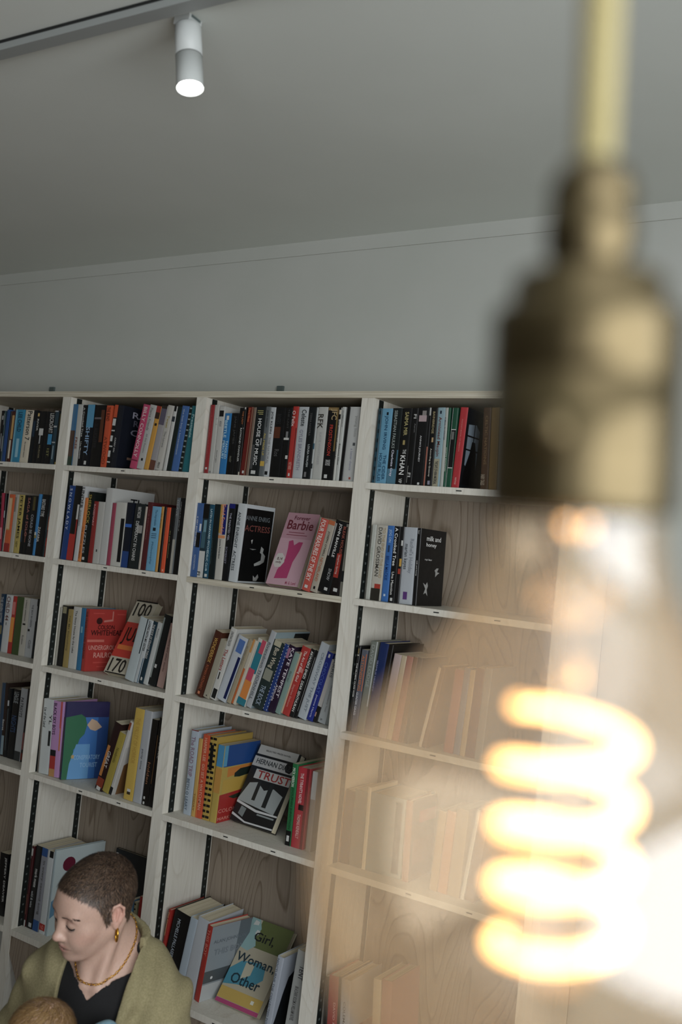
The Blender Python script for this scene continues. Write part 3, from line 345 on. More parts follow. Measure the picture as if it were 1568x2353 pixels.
["S",3,1,1.0153,0.0262,0.2054,0,0.012,0.1345,"paperback_book","black paperback with spaced white lower capitals on the top shelf, third bay","0e1518",[["T","TERRA NOSTRA","555",0.08,0.4,0.4,0.3],["T","LOUISA WAUGH","c0c8c8",0.52,0.83,0.5,0.3],["B","777",0.9,0.97,0.2,0.5]],0,0],
["S",3,1,1.0424,0.0055,0.2048,-0.2,0.012,0.1342,"paperback_book","narrow white paperback with a blue picture on the top shelf, third bay","a8adab",[["B","2c5568",0.5,0.58,0,1],["B","222a2c",0.78,0.85,0,1]],0,0],
["S",3,1,1.0488,0.032,0.2061,0,0.012,0.135,"paperback_book","thick white paperback with three large serif initials on the top shelf, third bay","b7b8b2",[["T","RFK","2e2a22",0.1,0.3,0.35,0.62],["T","KATIE WHITTAKER","aaa",0.35,0.8,0.5,0.25]],0,0],
["S",3,1,1.0819,0.0369,0.2051,0,0.012,0.1344,"paperback_book","black paperback with red capitals and gold edge on the top shelf, third bay","0c0d0e",[["B","8a7040",0.0,0.04,0,1],["B","7a6230",0,0.6,0.85,1],["T","JFC","b8a070",0.02,0.17,0.55,0.7],["T","FROST/NIXON","c4301c",0.24,0.66,0.45,0.35],["T","DAVID FROST","c9cac6",0.72,0.8,0.45,0.5],["B","c9cac6",0.92,0.97,0.2,0.5]],0,0],
["S",3,1,1.1201,0.0073,0.2047,-0.3,0.012,0.1341,"paperback_book","white paperback with black top and small black title on the top shelf, third bay","bdbeb6",[["B","0c0d0e",0,0.16,0,1],["B","d3c9b2",0.03,0.09,0.1,0.9],["T","THE TENANTS OF LION COURT","222",0.18,0.85,0.4,0.5]],0,0],
["S",3,1,1.1284,0.0111,0.2068,0,0.012,0.1354,"paperback_book","white paperback with light script title on the top shelf, third bay","bcbfba",[["T","CLEMENCY","777",0.05,0.4,0.5,0.4],["T","Rebecca Elliot","555",0.5,0.85,0.4,0.45]],0,0],
["S",3,1,1.1405,0.0113,0.2065,1.3,0.012,0.1352,"paperback_book","solid black paperback on the top shelf, third bay","08090a",[],0,0],
["S",3,1,1.1528,0.0433,0.2073,0.1,0.012,0.1358,"paperback_book","wide white paperback with faint grey lettering on the top shelf, third bay","b9bbb8",[["T","young lions","999c98",0.12,0.4,0.6,0.3],["B","4a4e50",0.48,0.52,0.5,0.7],["T","a better chance","99a",0.56,0.85,0.5,0.2],["B","a04030",0.94,0.97,0.45,0.6]],0,0],
["S",3,2,0.641,0.0264,0.2232,-0.1,0.008,0.1462,"paperback_book","slate-blue paperback with a black figure on the second shelf, third bay","38609a",[["T","A VERY BRITISH LESBIAN","c8ccd4",0.18,0.58,0.3,0.25],["B","0a0b0e",0.4,0.6,0.35,1],["B","d8dadb",0.28,0.38,0.7,1],["T","GOODWIN","a8b8d0",0.7,0.9,0.5,0.3]],0,0],
["S",3,2,0.6686,0.0242,0.222,-0.4,0.008,0.1454,"paperback_book","paperback with black top, water scene and white foot on the second shelf, third bay","1c3540",[["B","0a0c0e",0,0.2,0,1],["B","6a96a4",0.22,0.38,0.3,0.8],["B","3a6270",0.38,0.6,0.1,0.8],["B","c9cac6",0.64,1,0,1],["T","Fl","222",0.92,0.97,0.3,0.5]],0,0],
["S",3,2,0.694,0.018,0.2208,-0.7,0.008,0.1446,"paperback_book","teal paperback with white condensed capitals on the second shelf, third bay","145068",[["T","LATIN IN HARVARD PSYCHEDELIC CLUB","c0dce4",0.06,0.9,0.5,0.5],["B","c9cac6",0.94,0.98,0.2,0.8]],0,0],
["S",3,2,0.713,0.0228,0.2237,-0.9,0.008,0.1466,"paperback_book","dark green-black paperback on the second shelf, third bay","0c1c1e",[["T","A WINTER IN THE STORM","3c5458",0.45,0.8,0.2,0.25]],0,0],
["S",3,2,0.7371,0.0276,0.2243,-1.1,0.008,0.1469,"paperback_book","paperback with mustard and blue top and white foot on the second shelf, third bay","c0beb4",[["B","101c70",0,0.4,0.5,1],["B","b8922c",0,0.38,0,0.35],["T","Enid Starkie","e8906a",0.0,0.4,0.5,0.6],["B","d88a50",0.41,0.45,0,1],["T","Joanna Richardson","22252c",0.46,0.72,0.4,0.35]],0,0],
["S",3,2,0.7658,0.0236,0.2285,0,0.008,0.1496,"paperback_book","black paperback with blue top and small white capitals on the second shelf, third bay","0c1012",[["B","141c70",0,0.06,0,1],["T","THE PAINTED VEIL","aab",0.12,0.48,0.4,0.35],["T","SOMERSET","889",0.56,0.78,0.3,0.35]],0,0],
["S",3,2,0.7908,0.0314,0.2313,2.1,0.008,0.14,"paperback_book","thick white paperback showing a black cover on the second shelf, third bay","c2c8ca",[["T","ANNE ENRIGHT  ACTRESS","3c4448",0.11,0.86,0.35,0.38],["b","08090a",0.03,0.97,0.05,0.98],["t","ANNE ENRIG","6a7276",0.03,0.85,0.17,0.06],["t","ACTRESS","7a4038",0.03,0.9,0.3,0.08],["p","b9b9b4",[[0.3,0.45],[0.36,0.44],[0.34,0.5]]],["p","8a8c8a",[[0.28,0.56],[0.52,0.56],[0.4,0.575]]],["p","a0a29e",[[0.68,0.52],[0.78,0.55],[0.76,0.6],[0.86,0.64],[0.84,0.72],[0.7,0.76],[0.52,0.78],[0.5,0.75],[0.72,0.7],[0.72,0.62],[0.66,0.6]]],["p","a8a8a4",[[0.52,0.9],[0.6,0.93],[0.68,0.88],[0.72,0.92],[0.66,0.97],[0.54,0.97]]]],0,0],
["F",3,2,0.9088,0.1129,0.2273,20.2,0.035,0.022,"paperback_book","dusty pink paperback with its pink dress cover facing out, second shelf, third bay","b88a96",[["t","Forever","6a1e34",0.25,0.75,0.07,0.055],["t","Barbie","6a1428",0.1,0.92,0.17,0.13],["b","8a3c50",0.2,0.7,0.27,0.28],["b","8a3c50",0.15,0.8,0.305,0.315],["b","c49aa6",0,1,0.36,1],["p","b03068",[[0.3,0.4],[0.42,0.38],[0.5,0.45],[0.62,0.4],[0.75,0.4],[0.72,0.52],[0.62,0.68],[0.6,0.9],[0.2,0.92],[0.22,0.8],[0.36,0.64],[0.34,0.5]]],["p","c8c2bc",[[0.02,0.66],[0.08,0.58],[0.22,0.57],[0.33,0.62],[0.36,0.69],[0.28,0.76],[0.12,0.77],[0.03,0.72]]],["t","8.14","6a4048",0.12,0.28,0.65,0.04],["t","only","6a4048",0.1,0.28,0.7,0.035],["t","M. G. Lord","a83c5c",0.6,0.92,0.96,0.04]],0.0],
["S",3,2,1.0534,0.0282,0.2086,11.7,0.01,0.1366,"paperback_book","coral red paperback leaning right with white slanted capitals on the second shelf, third bay","c04a3c",[["T","FOUR TREASURES OF THE SKY","e8dcd4",0.02,0.86,0.5,0.6],["B","c9cac6",0.92,0.96,0.3,0.7],["B","8ab0a8",0,1,0,0.05]],0,0],
["S",3,2,1.0838,0.0231,0.2051,11.3,0.01,0.1343,"paperback_book","beige paperback leaning right with olive capitals on the second shelf, third bay","aca392",[["T","JOSEPH O'NEILL","3a3428",0.15,0.5,0.5,0.4],["T","NETHERLAND","b06030",0.52,0.85,0.5,0.42],["B","b8602c",0,0.06,0,1],["B","0d0f12",0.92,0.96,0.35,0.65]],0,0],
["S",3,2,1.1089,0.0396,0.2047,10.9,0.01,0.1341,"paperback_book","black paperback leaning right with bold white capitals on the second shelf, third bay","101112",[["T","JOHN BANVILLE","e0e0dc",0.04,0.5,0.5,0.32],["T","SNOW","a0a0a0",0.66,0.82,0.6,0.3],["B","9a9894",0.05,0.5,0.02,0.15],["B","c9cac6",0.92,0.96,0.5,0.8]],0,0],
["S",3,2,1.1508,0.0284,0.1891,5.3,0.01,0.1238,"paperback_book","dark paperback with a red band on the second shelf, third bay","160c0b",[["T","BLEAK HOUSE","a05040",0.0,0.4,0.4,0.35],["B","a02818",0.4,0.75,0.0,0.6],["T","Stephen Spring","d8b0a8",0.42,0.7,0.3,0.3],["B","c9cac6",0.9,0.95,0.3,0.8]],0,0],
["S",3,2,1.1816,0.0145,0.1976,0.1,0.01,0.1294,"paperback_book","grey paperback half hidden by the upright on the second shelf, third bay","8d8c80",[["B","1c2022",0.65,0.8,0,1]],0,0],
["S",3,3,0.6783,0.0286,0.2085,15.2,0.045,0.1365,"paperback_book","dark orange paperback leaning right with yellow capitals on the third shelf, third bay","4a200c",[["T","WONDERBOX","c89a3c",0.1,0.48,0.5,0.55],["T","ROMAN KRZNARIC","a8542c",0.52,0.9,0.5,0.4],["B","d07a4c",0.93,0.97,0.3,0.6]],0,0],
["S",3,3,0.7108,0.0241,0.1847,14.5,0.045,0.121,"paperback_book","beige paperback leaning right on the third shelf, third bay","9e9884",[["B","333",0.95,0.97,0.4,0.6]],0,0],
["S",3,3,0.7374,0.0226,0.2258,14.0,0.045,0.1479,"paperback_book","white paperback leaning right with red script on the third shelf, third bay","c4c4be",[["T","JONATHAN TULLOCH","444",0.05,0.25,0.45,0.6],["T","The Letters","a03020",0.3,0.6,0.4,0.6],["B","14181a",0.62,0.72,0.3,0.5],["B","14181a",0.85,0.98,0.2,0.95]],0,0],
["S",3,3,0.7624,0.0368,0.2051,17.3,0.045,0.1343,"paperback_book","white and blue paperback leaning right on the third shelf, third bay","b8bfc6",[["B","4a70b0",0.05,0.25,0.2,0.9],["B","0c1a50",0.3,0.95,0.7,1]],0,0],
["S",3,3,0.8029,0.0156,0.2024,16.9,0.045,0.1326,"paperback_book","tan speckled paperback on the third shelf, third bay","a09478",[["T","the hidden path less","555",0.1,0.9,0.4,0.3]],0,0],
["S",3,3,0.8207,0.0157,0.2035,16.6,0.045,0.1333,"paperback_book","thin orange-striped paperback on the third shelf, third bay","c0b8a4",[["B","c0601c",0.45,1,0,0.5],["B","c88a3c",0.0,0.2,0,0.5]],0,0],
["S",3,3,0.8392,0.034,0.2052,16.1,0.045,0.1344,"paperback_book","paperback with teal, pink and orange paper shapes on the third shelf, third bay","c8c4b8",[["B","15788a",0.05,0.5,0.2,1],["B","c0405a",0,0.2,0.5,1],["B","c0405a",0.45,0.65,0.1,0.8],["B","d8801c",0.63,0.9,0.1,0.9],["B","15788a",0.9,1,0,1]],0,0],
["S",3,3,0.8755,0.0197,0.2379,15.9,0.045,0.17,"paperback_book","tall white paperback with spaced grey capitals on the third shelf, third bay","a9adb0",[["T","Riversdown THORNHILL","5c6066",0.15,0.9,0.45,0.55],["b","8a9ea4",0,1,0,1],["b","14181a",0.55,1,0.02,0.3],["b","3c5a3c",0.15,0.4,0.08,0.15]],0,0],
["S",3,3,0.8972,0.0385,0.2081,15.6,0.045,0.1363,"paperback_book","multicoloured paperback with a round grey picture on the third shelf, third bay","22302f",[["B","b0ab90",0.0,0.08,0.1,0.8],["T","Bun Wing","c8c0a8",0.1,0.4,0.5,0.6],["B","8a8c7c",0.42,0.58,0.1,0.9],["T","THE ROCK","9ab",0.66,0.95,0.5,0.5]],0,0],
["S",3,3,0.9378,0.016,0.2064,15.5,0.045,0.1352,"paperback_book","navy paperback with dotted white edges on the third shelf, third bay","1c3a7c",[["B","c8ccd0",0.01,0.03,0.0,0.12],["B","c8ccd0",0.06,0.08,0.0,0.12],["B","c8ccd0",0.11,0.13,0.0,0.12],["B","c8ccd0",0.16,0.18,0.0,0.12],["B","c8ccd0",0.21,0.23,0.0,0.12],["B","c8ccd0",0.26,0.28,0.0,0.12],["B","c8ccd0",0.31,0.33,0.0,0.12],["B","c8ccd0",0.36,0.38,0.0,0.12],["B","c8ccd0",0.41,0.43,0.0,0.12],["B","c8ccd0",0.46,0.48,0.0,0.12],["B","c8ccd0",0.51,0.53,0.0,0.12],["B","c8ccd0",0.56,0.58,0.0,0.12],["B","c8ccd0",0.61,0.63,0.0,0.12],["B","c8ccd0",0.66,0.68,0.0,0.12],["B","c8ccd0",0.71,0.73,0.0,0.12],["B","c8ccd0",0.76,0.78,0.0,0.12],["B","c8ccd0",0.81,0.83,0.0,0.12],["B","c8ccd0",0.86,0.88,0.0,0.12],["B","c8ccd0",0.91,0.93,0.0,0.12],["B","c8ccd0",0.96,0.98,0.0,0.12],["B","c8ccd0",0.01,0.03,0.88,1],["B","c8ccd0",0.06,0.08,0.88,1],["B","c8ccd0",0.11,0.13,0.88,1],["B","c8ccd0",0.16,0.18,0.88,1],["B","c8ccd0",0.21,0.23,0.88,1],["B","c8ccd0",0.26,0.28,0.88,1],["B","c8ccd0",0.31,0.33,0.88,1],["B","c8ccd0",0.36,0.38,0.88,1],["B","c8ccd0",0.41,0.43,0.88,1],["B","c8ccd0",0.46,0.48,0.88,1],["B","c8ccd0",0.51,0.53,0.88,1],["B","c8ccd0",0.56,0.58,0.88,1],["B","c8ccd0",0.61,0.63,0.88,1],["B","c8ccd0",0.66,0.68,0.88,1],["B","c8ccd0",0.71,0.73,0.88,1],["B","c8ccd0",0.76,0.78,0.88,1],["B","c8ccd0",0.81,0.83,0.88,1],["B","c8ccd0",0.86,0.88,0.88,1],["B","c8ccd0",0.91,0.93,0.88,1],["B","c8ccd0",0.96,0.98,0.88,1]],0,0],
["S",3,3,0.9556,0.0245,0.2035,15.3,0.045,0.1333,"paperback_book","deep purple paperback with bold white capitals on the third shelf, third bay","25122e",[["T","KATE TEMPEST","dcd4dc",0.03,0.95,0.7,0.45],["T","Altitude","c8c0cc",0.6,0.85,0.2,0.35],["B","a06a88",0.05,0.2,0.0,0.4]],0,0],
["S",3,3,0.982,0.0189,0.1853,15.0,0.045,0.1214,"paperback_book","pale green paperback on the third shelf, third bay","7c978e",[["T","fairer","55706a",0.3,0.7,0.5,0.4]],0,0],
["S",3,3,1.0023,0.0294,0.2051,14.8,0.045,0.1343,"paperback_book","red paperback with cream edge and white title on the third shelf, third bay","b02c24",[["B","c8a888",0.1,1,0,0.2],["T","The Art of Being Kind","e8d0c8",0.05,0.5,0.55,0.45],["T","Stephen Einhorn","d88a80",0.55,0.88,0.5,0.35],["B","c87a70",0.3,0.36,0.5,1]],0,0],
["S",3,3,1.0336,0.0146,0.2042,14.7,0.045,0.1337,"paperback_book","black paperback with white author and title capitals on the third shelf, third bay","131516",[["T","AKWAEKE EMEZI  DEAR SENTHURAN","e0e0da",0.03,0.92,0.5,0.65]],0,0],
["S",3,3,1.0499,0.0104,0.2028,14.4,0.045,0.1328,"paperback_book","narrow black paperback with white dots on the third shelf, third bay","0d0e0f",[["B","aaa",0.1,0.9,0.5,0.6]],0,0],
["S",3,3,1.0621,0.0284,0.2251,14.1,0.045,0.1474,"paperback_book","tall white paperback with wide grey capitals on the third shelf, third bay","aeb6bc",[["T","CROSSWAY THE JUST","7c8890",0.12,0.9,0.6,0.45]],0,0],
["S",3,3,1.0923,0.021,0.2024,13.9,0.045,0.1326,"paperback_book","ultramarine paperback with a shadowed title on the third shelf, third bay","1c2c86",[["T","CHOCOLAT","4a62b0",0.15,0.6,0.45,0.6],["T","Joanne Harris","b8bce0",0.62,0.95,0.5,0.4],["B","c9cac6",0.03,0.08,0.3,0.6]],0,0],
["S",3,3,1.115,0.0141,0.1837,13.6,0.045,0.1203,"paperback_book","black and white photo paperback on the third shelf, third bay","1c1a1a",[["B","b8b4b0",0,0.75,0,1],["B","b88a78",0.85,0.92,0,0.3]],0,0],
["S",3,3,1.1308,0.025,0.2221,10.6,0.045,0.1455,"paperback_book","white paperback with grey vertical capitals on the third shelf, third bay","adb3b4",[["T","HARRIS","5c6468",0.12,0.45,0.2,0.4],["T","The Strawberry Thief","888",0.5,0.85,0.6,0.3],["T","5","555",0.94,0.98,0.4,0.3]],0,0],
["S",3,3,1.1574,0.0197,0.2201,5.1,0.045,0.1442,"paperback_book","silver-grey paperback with a thin dark spine line on the third shelf, third bay","8e9490",[["T","MEMOIR","2c3034",0.2,0.5,0.7,0.5],["B","14181a",0.65,0.95,0.7,1]],0,0],
["S",3,4,0.6737,0.0295,0.2534,0,0.055,0.155,"hardback_book","tall pale-blue hardback with wide lilac capitals on the fourth shelf, third bay","a9b6c2",[["T","The ROAD TRIP","8a6a80",0.08,0.55,0.4,0.6],["T","BETH O LEARY","4a5c6c",0.58,0.95,0.3,0.4],["B","8a2420",0.0,0.01,0,1]],0,1],
["S",3,4,0.7051,0.0148,0.232,0,0.055,0.15,"paperback_book","narrow yellow-tan paperback on the fourth shelf, third bay","c39a45",[["T","TODAY","8a6420",0.7,0.95,0.5,0.5]],0,0],
["S",3,4,0.7213,0.0262,0.2481,0,0.055,0.15,"hardback_book","orange hardback with pale slanted capitals on the fourth shelf, third bay","c8481a",[["T","HARPER LEE  GO SET A WATCHMAN","e0a88a",0.04,0.9,0.5,0.45],["B","d86a1c",0.6,1,0,0.2]],0,1],
["S",3,4,0.7489,0.0268,0.2475,0,0.055,0.17,"hardback_book","yellow and black zebra-striped hardback on the fourth shelf, third bay","b5952f",[["B","14120f",0.01,0.04,0.45,1],["B","14120f",0.077,0.107,0.55,1],["B","14120f",0.143,0.173,0.45,1],["B","14120f",0.21,0.24,0.55,1],["B","14120f",0.277,0.307,0.45,1],["B","14120f",0.343,0.373,0.55,1],["B","14120f",0.41,0.44,0.45,1],["B","14120f",0.477,0.507,0.55,1],["B","14120f",0.543,0.573,0.45,1],["B","14120f",0.61,0.64,0.55,1],["B","14120f",0.677,0.707,0.45,1],["B","14120f",0.743,0.773,0.55,1],["B","14120f",0.81,0.84,0.45,1],["B","14120f",0.877,0.907,0.55,1],["B","14120f",0.943,0.973,0.45,1],["B","14120f",0.01,0.04,0.0,0.4],["B","14120f",0.077,0.107,0.0,0.4],["B","14120f",0.143,0.173,0.0,0.4],["B","14120f",0.21,0.24,0.0,0.4],["B","14120f",0.277,0.307,0.0,0.4],["B","14120f",0.343,0.373,0.0,0.4],["B","14120f",0.41,0.44,0.0,0.4],["B","14120f",0.477,0.507,0.0,0.4],["B","14120f",0.543,0.573,0.0,0.4],["B","14120f",0.61,0.64,0.0,0.4],["B","14120f",0.677,0.707,0.0,0.4],["B","14120f",0.743,0.773,0.0,0.4],["B","14120f",0.81,0.84,0.0,0.4],["B","14120f",0.877,0.907,0.0,0.4],["B","14120f",0.943,0.973,0.0,0.4],["B","0c0c0c",0.1,0.4,0.2,0.7],["T","Paul Murray","e8e4d8",0.1,0.4,0.45,0.55],["b","b5952f",0,1,0,1]],0,1],
["S",3,4,0.7772,0.0256,0.2284,1.6,0.055,0.17,"paperback_book","yellow paperback showing a blue, yellow and red painted cover, fourth shelf, third bay","b79c3a",[["b","15488c",0.02,1,0,0.28],["b","4a9ac0",0.0,0.1,0.0,0.27],["p","cc7a14",[[0.15,0.3],[1,0.28],[1,0.36],[0.15,0.42]]],["p","1c2a22",[[0.35,0.38],[0.5,0.33],[1,0.32],[1,0.41],[0.5,0.44],[0.35,0.43]]],["b","c09a24",0.05,1,0.45,0.62],["p","a81c14",[[0.0,0.64],[1,0.6],[1,1],[0,1]]],["p","2a3424",[[0.25,0.68],[1,0.62],[1,0.7],[0.4,0.72]]],["t","COLOMB","d88070",0.02,0.6,0.85,0.05],["t","MARKET","d88070",0.02,0.5,0.95,0.04],["B","3a8ab8",0,0.28,0,1],["B","c08a2c",0.3,0.62,0,1]],0,0],
["F",3,4,0.8211,0.165,0.2359,26.1,0.0954,0.026,"paperback_book","black-and-white paperback with a red word cut by strips on the fourth shelf, third bay","15181a",[["b","b9bab6",0.02,0.95,0.0,0.12],["t","SELECTED PRIZE NOVEL","444",0.2,0.8,0.06,0.02],["b","b4b6b4",0.0,1,0.15,0.28],["t","HERNAN DIAZ","33383a",0.08,0.9,0.21,0.065],["b","b9bab6",0.15,1,0.31,0.43],["t","TRUST","9a2018",0.22,1.0,0.37,0.1],["p","9aa2a2",[[0.0,0.72],[0.12,0.5],[0.3,0.47],[0.5,0.55],[0.7,0.5],[0.95,0.56],[0.9,0.8],[0.0,0.74]]],["b","1c2224",0.3,0.38,0.45,0.7],["b","1c2224",0.58,0.68,0.45,0.75],["p","c8caca",[[0.0,0.74],[0.5,0.8],[1,0.8],[1,0.82],[0.5,0.83],[0,0.77]]],["p","7a8484",[[0.15,0.8],[0.28,0.82],[0.26,0.93],[0.13,0.9]]],["p","c8caca",[[0,0.9],[0.35,0.97],[1,0.96],[1,0.98],[0.35,0.99],[0,0.93]]],["b","8a9292",0.55,0.95,0.84,0.86],["p","101214",[[0.78,0.14],[0.9,0.13],[0.97,0.2],[0.9,0.27],[0.8,0.26],[0.74,0.2]]]],-4.4],
["S",3,4,1.0558,0.019,0.2276,0,0.055,0.1491,"paperback_book","green paperback with white author capitals on the fourth shelf, third bay","17703c",[["T","MICK HERRON","d8e0d0",0.05,0.28,0.4,0.55],["T","DOLPHIN JUNCTION","0c3c20",0.3,0.8,0.5,0.5],["B","0c0e0e",0.82,1,0,1],["B","c9cac6",0.88,0.95,0.2,0.7]],0,0],
["S",3,4,1.0769,0.0408,0.2229,0,0.055,0.146,"hardback_book","red hardback with white vertical capitals on the fourth shelf, third bay","b52634",[["T","THE TYRANT'S NOVEL","e8d0cc",0.07,0.45,0.4,0.3],["T","THOMAS KENEALLY","e8b8b0",0.58,0.88,0.45,0.3],["B","1a0c0e",0.46,0.53,0.3,0.75],["B","7a1822",0,1,0.75,1]],0,1],
["S",3,4,1.1262,0.0173,0.2202,0,0.055,0.1442,"paperback_book","pale grey-brown paperback on the fourth shelf, third bay","9a8f84",[["B","b8bcbc",0,0.35,0,1]],0,0],
["S",3,5,0.641,0.0109,0.2272,5.8,0.05,0.16,"hardback_book","thick red hardback with yellow capitals on the bottom shelf, third bay","a81e12",[["T","The Crossman","d8a868",0.03,0.62,0.35,0.55]],0,1],
["S",3,5,0.6543,0.0612,0.2297,8.8,0.05,0.16,"hardback_book","black hardback with small white capitals on the bottom shelf, third bay","0c0e10",[["T","MICHELLE PALLASER","a8b4c0",0.1,0.62,0.4,0.22]],0,1],
["S",3,5,0.7185,0.0276,0.2288,8.3,0.05,0.15,"hardback_book","pale blue hardback on the bottom shelf, third bay","a9b8c4",[],0,1],
["S",3,5,0.7483,0.043,0.2362,7.9,0.05,0.16,"hardback_book","white hardback with a long jacket on the bottom shelf, third bay","b4bac0",[],0,1],
["S",3,5,0.7953,0.0218,0.2279,7.0,0.05,0.155,"hardback_book","hardback with a red spine and misty grey cover on the bottom shelf, third bay","b02a1c",[["T","THIS BOY","e07a6a",0.05,0.4,0.5,0.6],["b","8a949a",0,1,0,1],["b","5c666c",0.7,1,0,0.5],["b","4c5458",0,0.9,0.6,0.76],["b","b8bcbc",0.0,1,0.78,1],["t","ALAN JOHNSON","6a747c",0.1,0.9,0.22,0.06],["t","THIS BOY","78828a",0.15,0.9,0.36,0.08],["p","d8dcdc",[[0.23,0.7],[0.227,0.709],[0.219,0.716],[0.207,0.719],[0.193,0.719],[0.181,0.716],[0.173,0.709],[0.17,0.7],[0.173,0.691],[0.181,0.684],[0.193,0.681],[0.207,0.681],[0.219,0.684],[0.227,0.691]]]],-10,1],
["F",3,5,0.8531,0.1555,0.2511,35.9,0.0744,0.02,"paperback_book","olive paperback with a painted cover in blue, yellow and pink, bottom shelf, third bay","b0a890",[["b","5f6a34",0.25,1,0.0,0.32],["p","8ab0b0",[[0,0],[0.2,0],[0.3,0.1],[0.25,0.2],[0.33,0.3],[0.2,0.38],[0,0.36]]],["p","c8ccc8",[[0.1,0.02],[0.2,0.03],[0.2,0.07],[0.08,0.08]]],["p","c8ccc8",[[0.22,0.12],[0.3,0.13],[0.28,0.18],[0.2,0.17]]],["p","3c8aa0",[[0.2,0.5],[0.6,0.46],[0.75,0.5],[0.8,0.62],[0.6,0.74],[0.3,0.76],[0.0,0.8],[0.0,0.62]]],["p","b9b49c",[[0.3,0.5],[0.5,0.5],[0.5,0.62],[0.32,0.7]]],["b","c0a040",0.0,1,0.82,0.95],["b","b03c70",0.0,1,0.955,1],["t","Girl,","14181a",0.22,0.7,0.2,0.12],["t","Woman,","14303c",0.04,0.95,0.47,0.12],["t","Other","14303c",0.12,0.8,0.7,0.12],["p","d8d8c8",[[0.75,0.86],[0.82,0.86],[0.82,0.9],[0.75,0.9]]]],-0.2],
["S",3,5,1.0616,0.0211,0.2204,6.4,0.035,0.1443,"hardback_book","white hardback with a black storm cover on the bottom shelf, third bay","a8b0bc",[["T","NOCTURNE THE COLLECTED POEMS","5a6470",0.03,0.97,0.25,0.35],["p","14181c",[[0.5,0],[0.6,0.2],[0.3,0.3],[0.2,0.5],[0.1,0.8],[0,1],[1,1],[1,0]]]],0,1],
["S",3,5,1.1287,0.0401,0.2553,4.8,0.035,0.15,"hardback_book","white hardback with sloping black capitals on the bottom shelf, third bay","aaaeab",[["T","TENT","3c4044",0.15,0.3,0.6,0.45],["T","IN A DARK ROOM A WILLIAM NOVEL","555",0.38,0.75,0.45,0.35]],0,1],
["S",3,5,1.1703,0.0182,0.2557,1.8,0.035,0.15,"hardback_book","narrow black and orange hardback on the bottom shelf, third bay","1a0f0c",[["B","a0401c",0.4,1,0.5,1]],0,0],
["S",4,1,1.2468,0.0109,0.2037,0,0.012,0.1334,"paperback_book","dark teal patterned paperback on the top shelf, fourth bay","124050",[["B","0a2028",0.03,0.08,0.3,0.8],["B","0a2028",0.155,0.205,0.3,0.8],["B","0a2028",0.28,0.33,0.3,0.8],["B","0a2028",0.405,0.455,0.3,0.8],["B","0a2028",0.53,0.58,0.3,0.8],["B","0a2028",0.655,0.705,0.3,0.8],["B","0a2028",0.78,0.83,0.3,0.8],["B","0a2028",0.905,0.955,0.3,0.8]],0,0],
["S",4,1,1.259,0.0328,0.2038,0,0.012,0.1335,"paperback_book","light blue paperback with stacked dark blue capitals on the top shelf, fourth bay","5f9dbc",[["T","JOHN IRVING","15486a",0.1,0.55,0.5,0.42],["T","THE CIDER","15486a",0.62,0.95,0.7,0.32],["T","HOUSE RULES","15486a",0.6,0.97,0.3,0.32],["B","0c1a24",0.05,0.09,0.45,0.65]],0,0],
["S",4,1,1.2928,0.03,0.2048,-0.2,0.012,0.1341,"paperback_book","black paperback fading to blue at its foot on the top shelf, fourth bay","0d1718",[["B","4a7a90",0.8,1,0,1],["B","3a6a80",0.55,0.8,0.85,1],["T","SEBASTIAN FAULKS","9aa4a0",0.03,0.53,0.4,0.35],["T","Charlotte Gray","dde",0.55,0.9,0.4,0.35]],0,0],
["S",4,1,1.3238,0.0284,0.205,0,0.012,0.1343,"paperback_book","black paperback with gold and bold white capitals on the top shelf, fourth bay","0b0b0c",[["T","SAIMA MIR","b0a468",0.05,0.36,0.5,0.45],["B","a08c50",0.42,0.48,0.3,0.55],["T","THE","c9cac6",0.54,0.6,0.6,0.4],["T","KHAN","e4e4e0",0.62,0.87,0.5,0.6],["T","VIP","c9cac6",0.92,0.98,0.45,0.4]],0,0],
["S",4,1,1.3532,0.018,0.2053,-0.2,0.012,0.1345,"paperback_book","black paperback with two white letters twice on the top shelf, fourth bay","0b0b0c",[["T","FI","c9cac6",0.08,0.14,0.6,0.5],["T","FI","c9cac6",0.84,0.9,0.5,0.5],["B","b8b8b0",0.75,0.97,0.1,0.15],["T","Aaron","777",0.2,0.7,0.7,0.25]],0,0],
["S",4,1,1.3722,0.0328,0.207,-0.5,0.012,0.1356,"paperback_book","black paperback with a small girl in pink on top, top shelf, fourth bay","0c0c0e",[["B","b09a9c",0.1,0.18,0.1,0.85],["B","8a8480",0.04,0.1,0.4,0.8],["T","ANNA'S JOURNEY","d0d0d0",0.36,0.7,0.45,0.22],["B","c9cac6",0.96,0.99,0.5,0.7]],0,0],
["S",4,1,1.406,0.0059,0.2069,-0.7,0.012,0.1355,"paperback_book","black paperback with salmon lower edge on the top shelf, fourth bay","0e0e10",[["B","b8b8b4",0,0.1,0.2,1],["B","a86450",0.5,1,0.2,0.9]],0,0],
["S",4,1,1.4129,0.0187,0.2067,-0.9,0.012,0.1354,"paperback_book","black paperback with gold capitals and tiny portrait on the top shelf, fourth bay","0c0b0c",[["T","BAINBRIDGE","a8986c",0.05,0.33,0.5,0.4],["B","b8986c",0.38,0.44,0.4,0.7],["T","According to Queeney","d0ccc0",0.52,0.88,0.45,0.35],["B","889",0.93,0.98,0.3,0.7]],0,0],
["S",4,1,1.4327,0.0215,0.2076,-1.1,0.012,0.136,"paperback_book","pale blue paperback with brown script on the top shelf, fourth bay","86a4ac",[["T","Armistead Maupin","6a2c20",0.12,0.62,0.4,0.6],["B","a09a80",0.65,1,0,0.8],["T","THE DAYS OF ANNA MADRIGAL","22262a",0.68,0.97,0.4,0.5],["B","0c2030",0.04,0.08,0.3,0.55]],0,0],
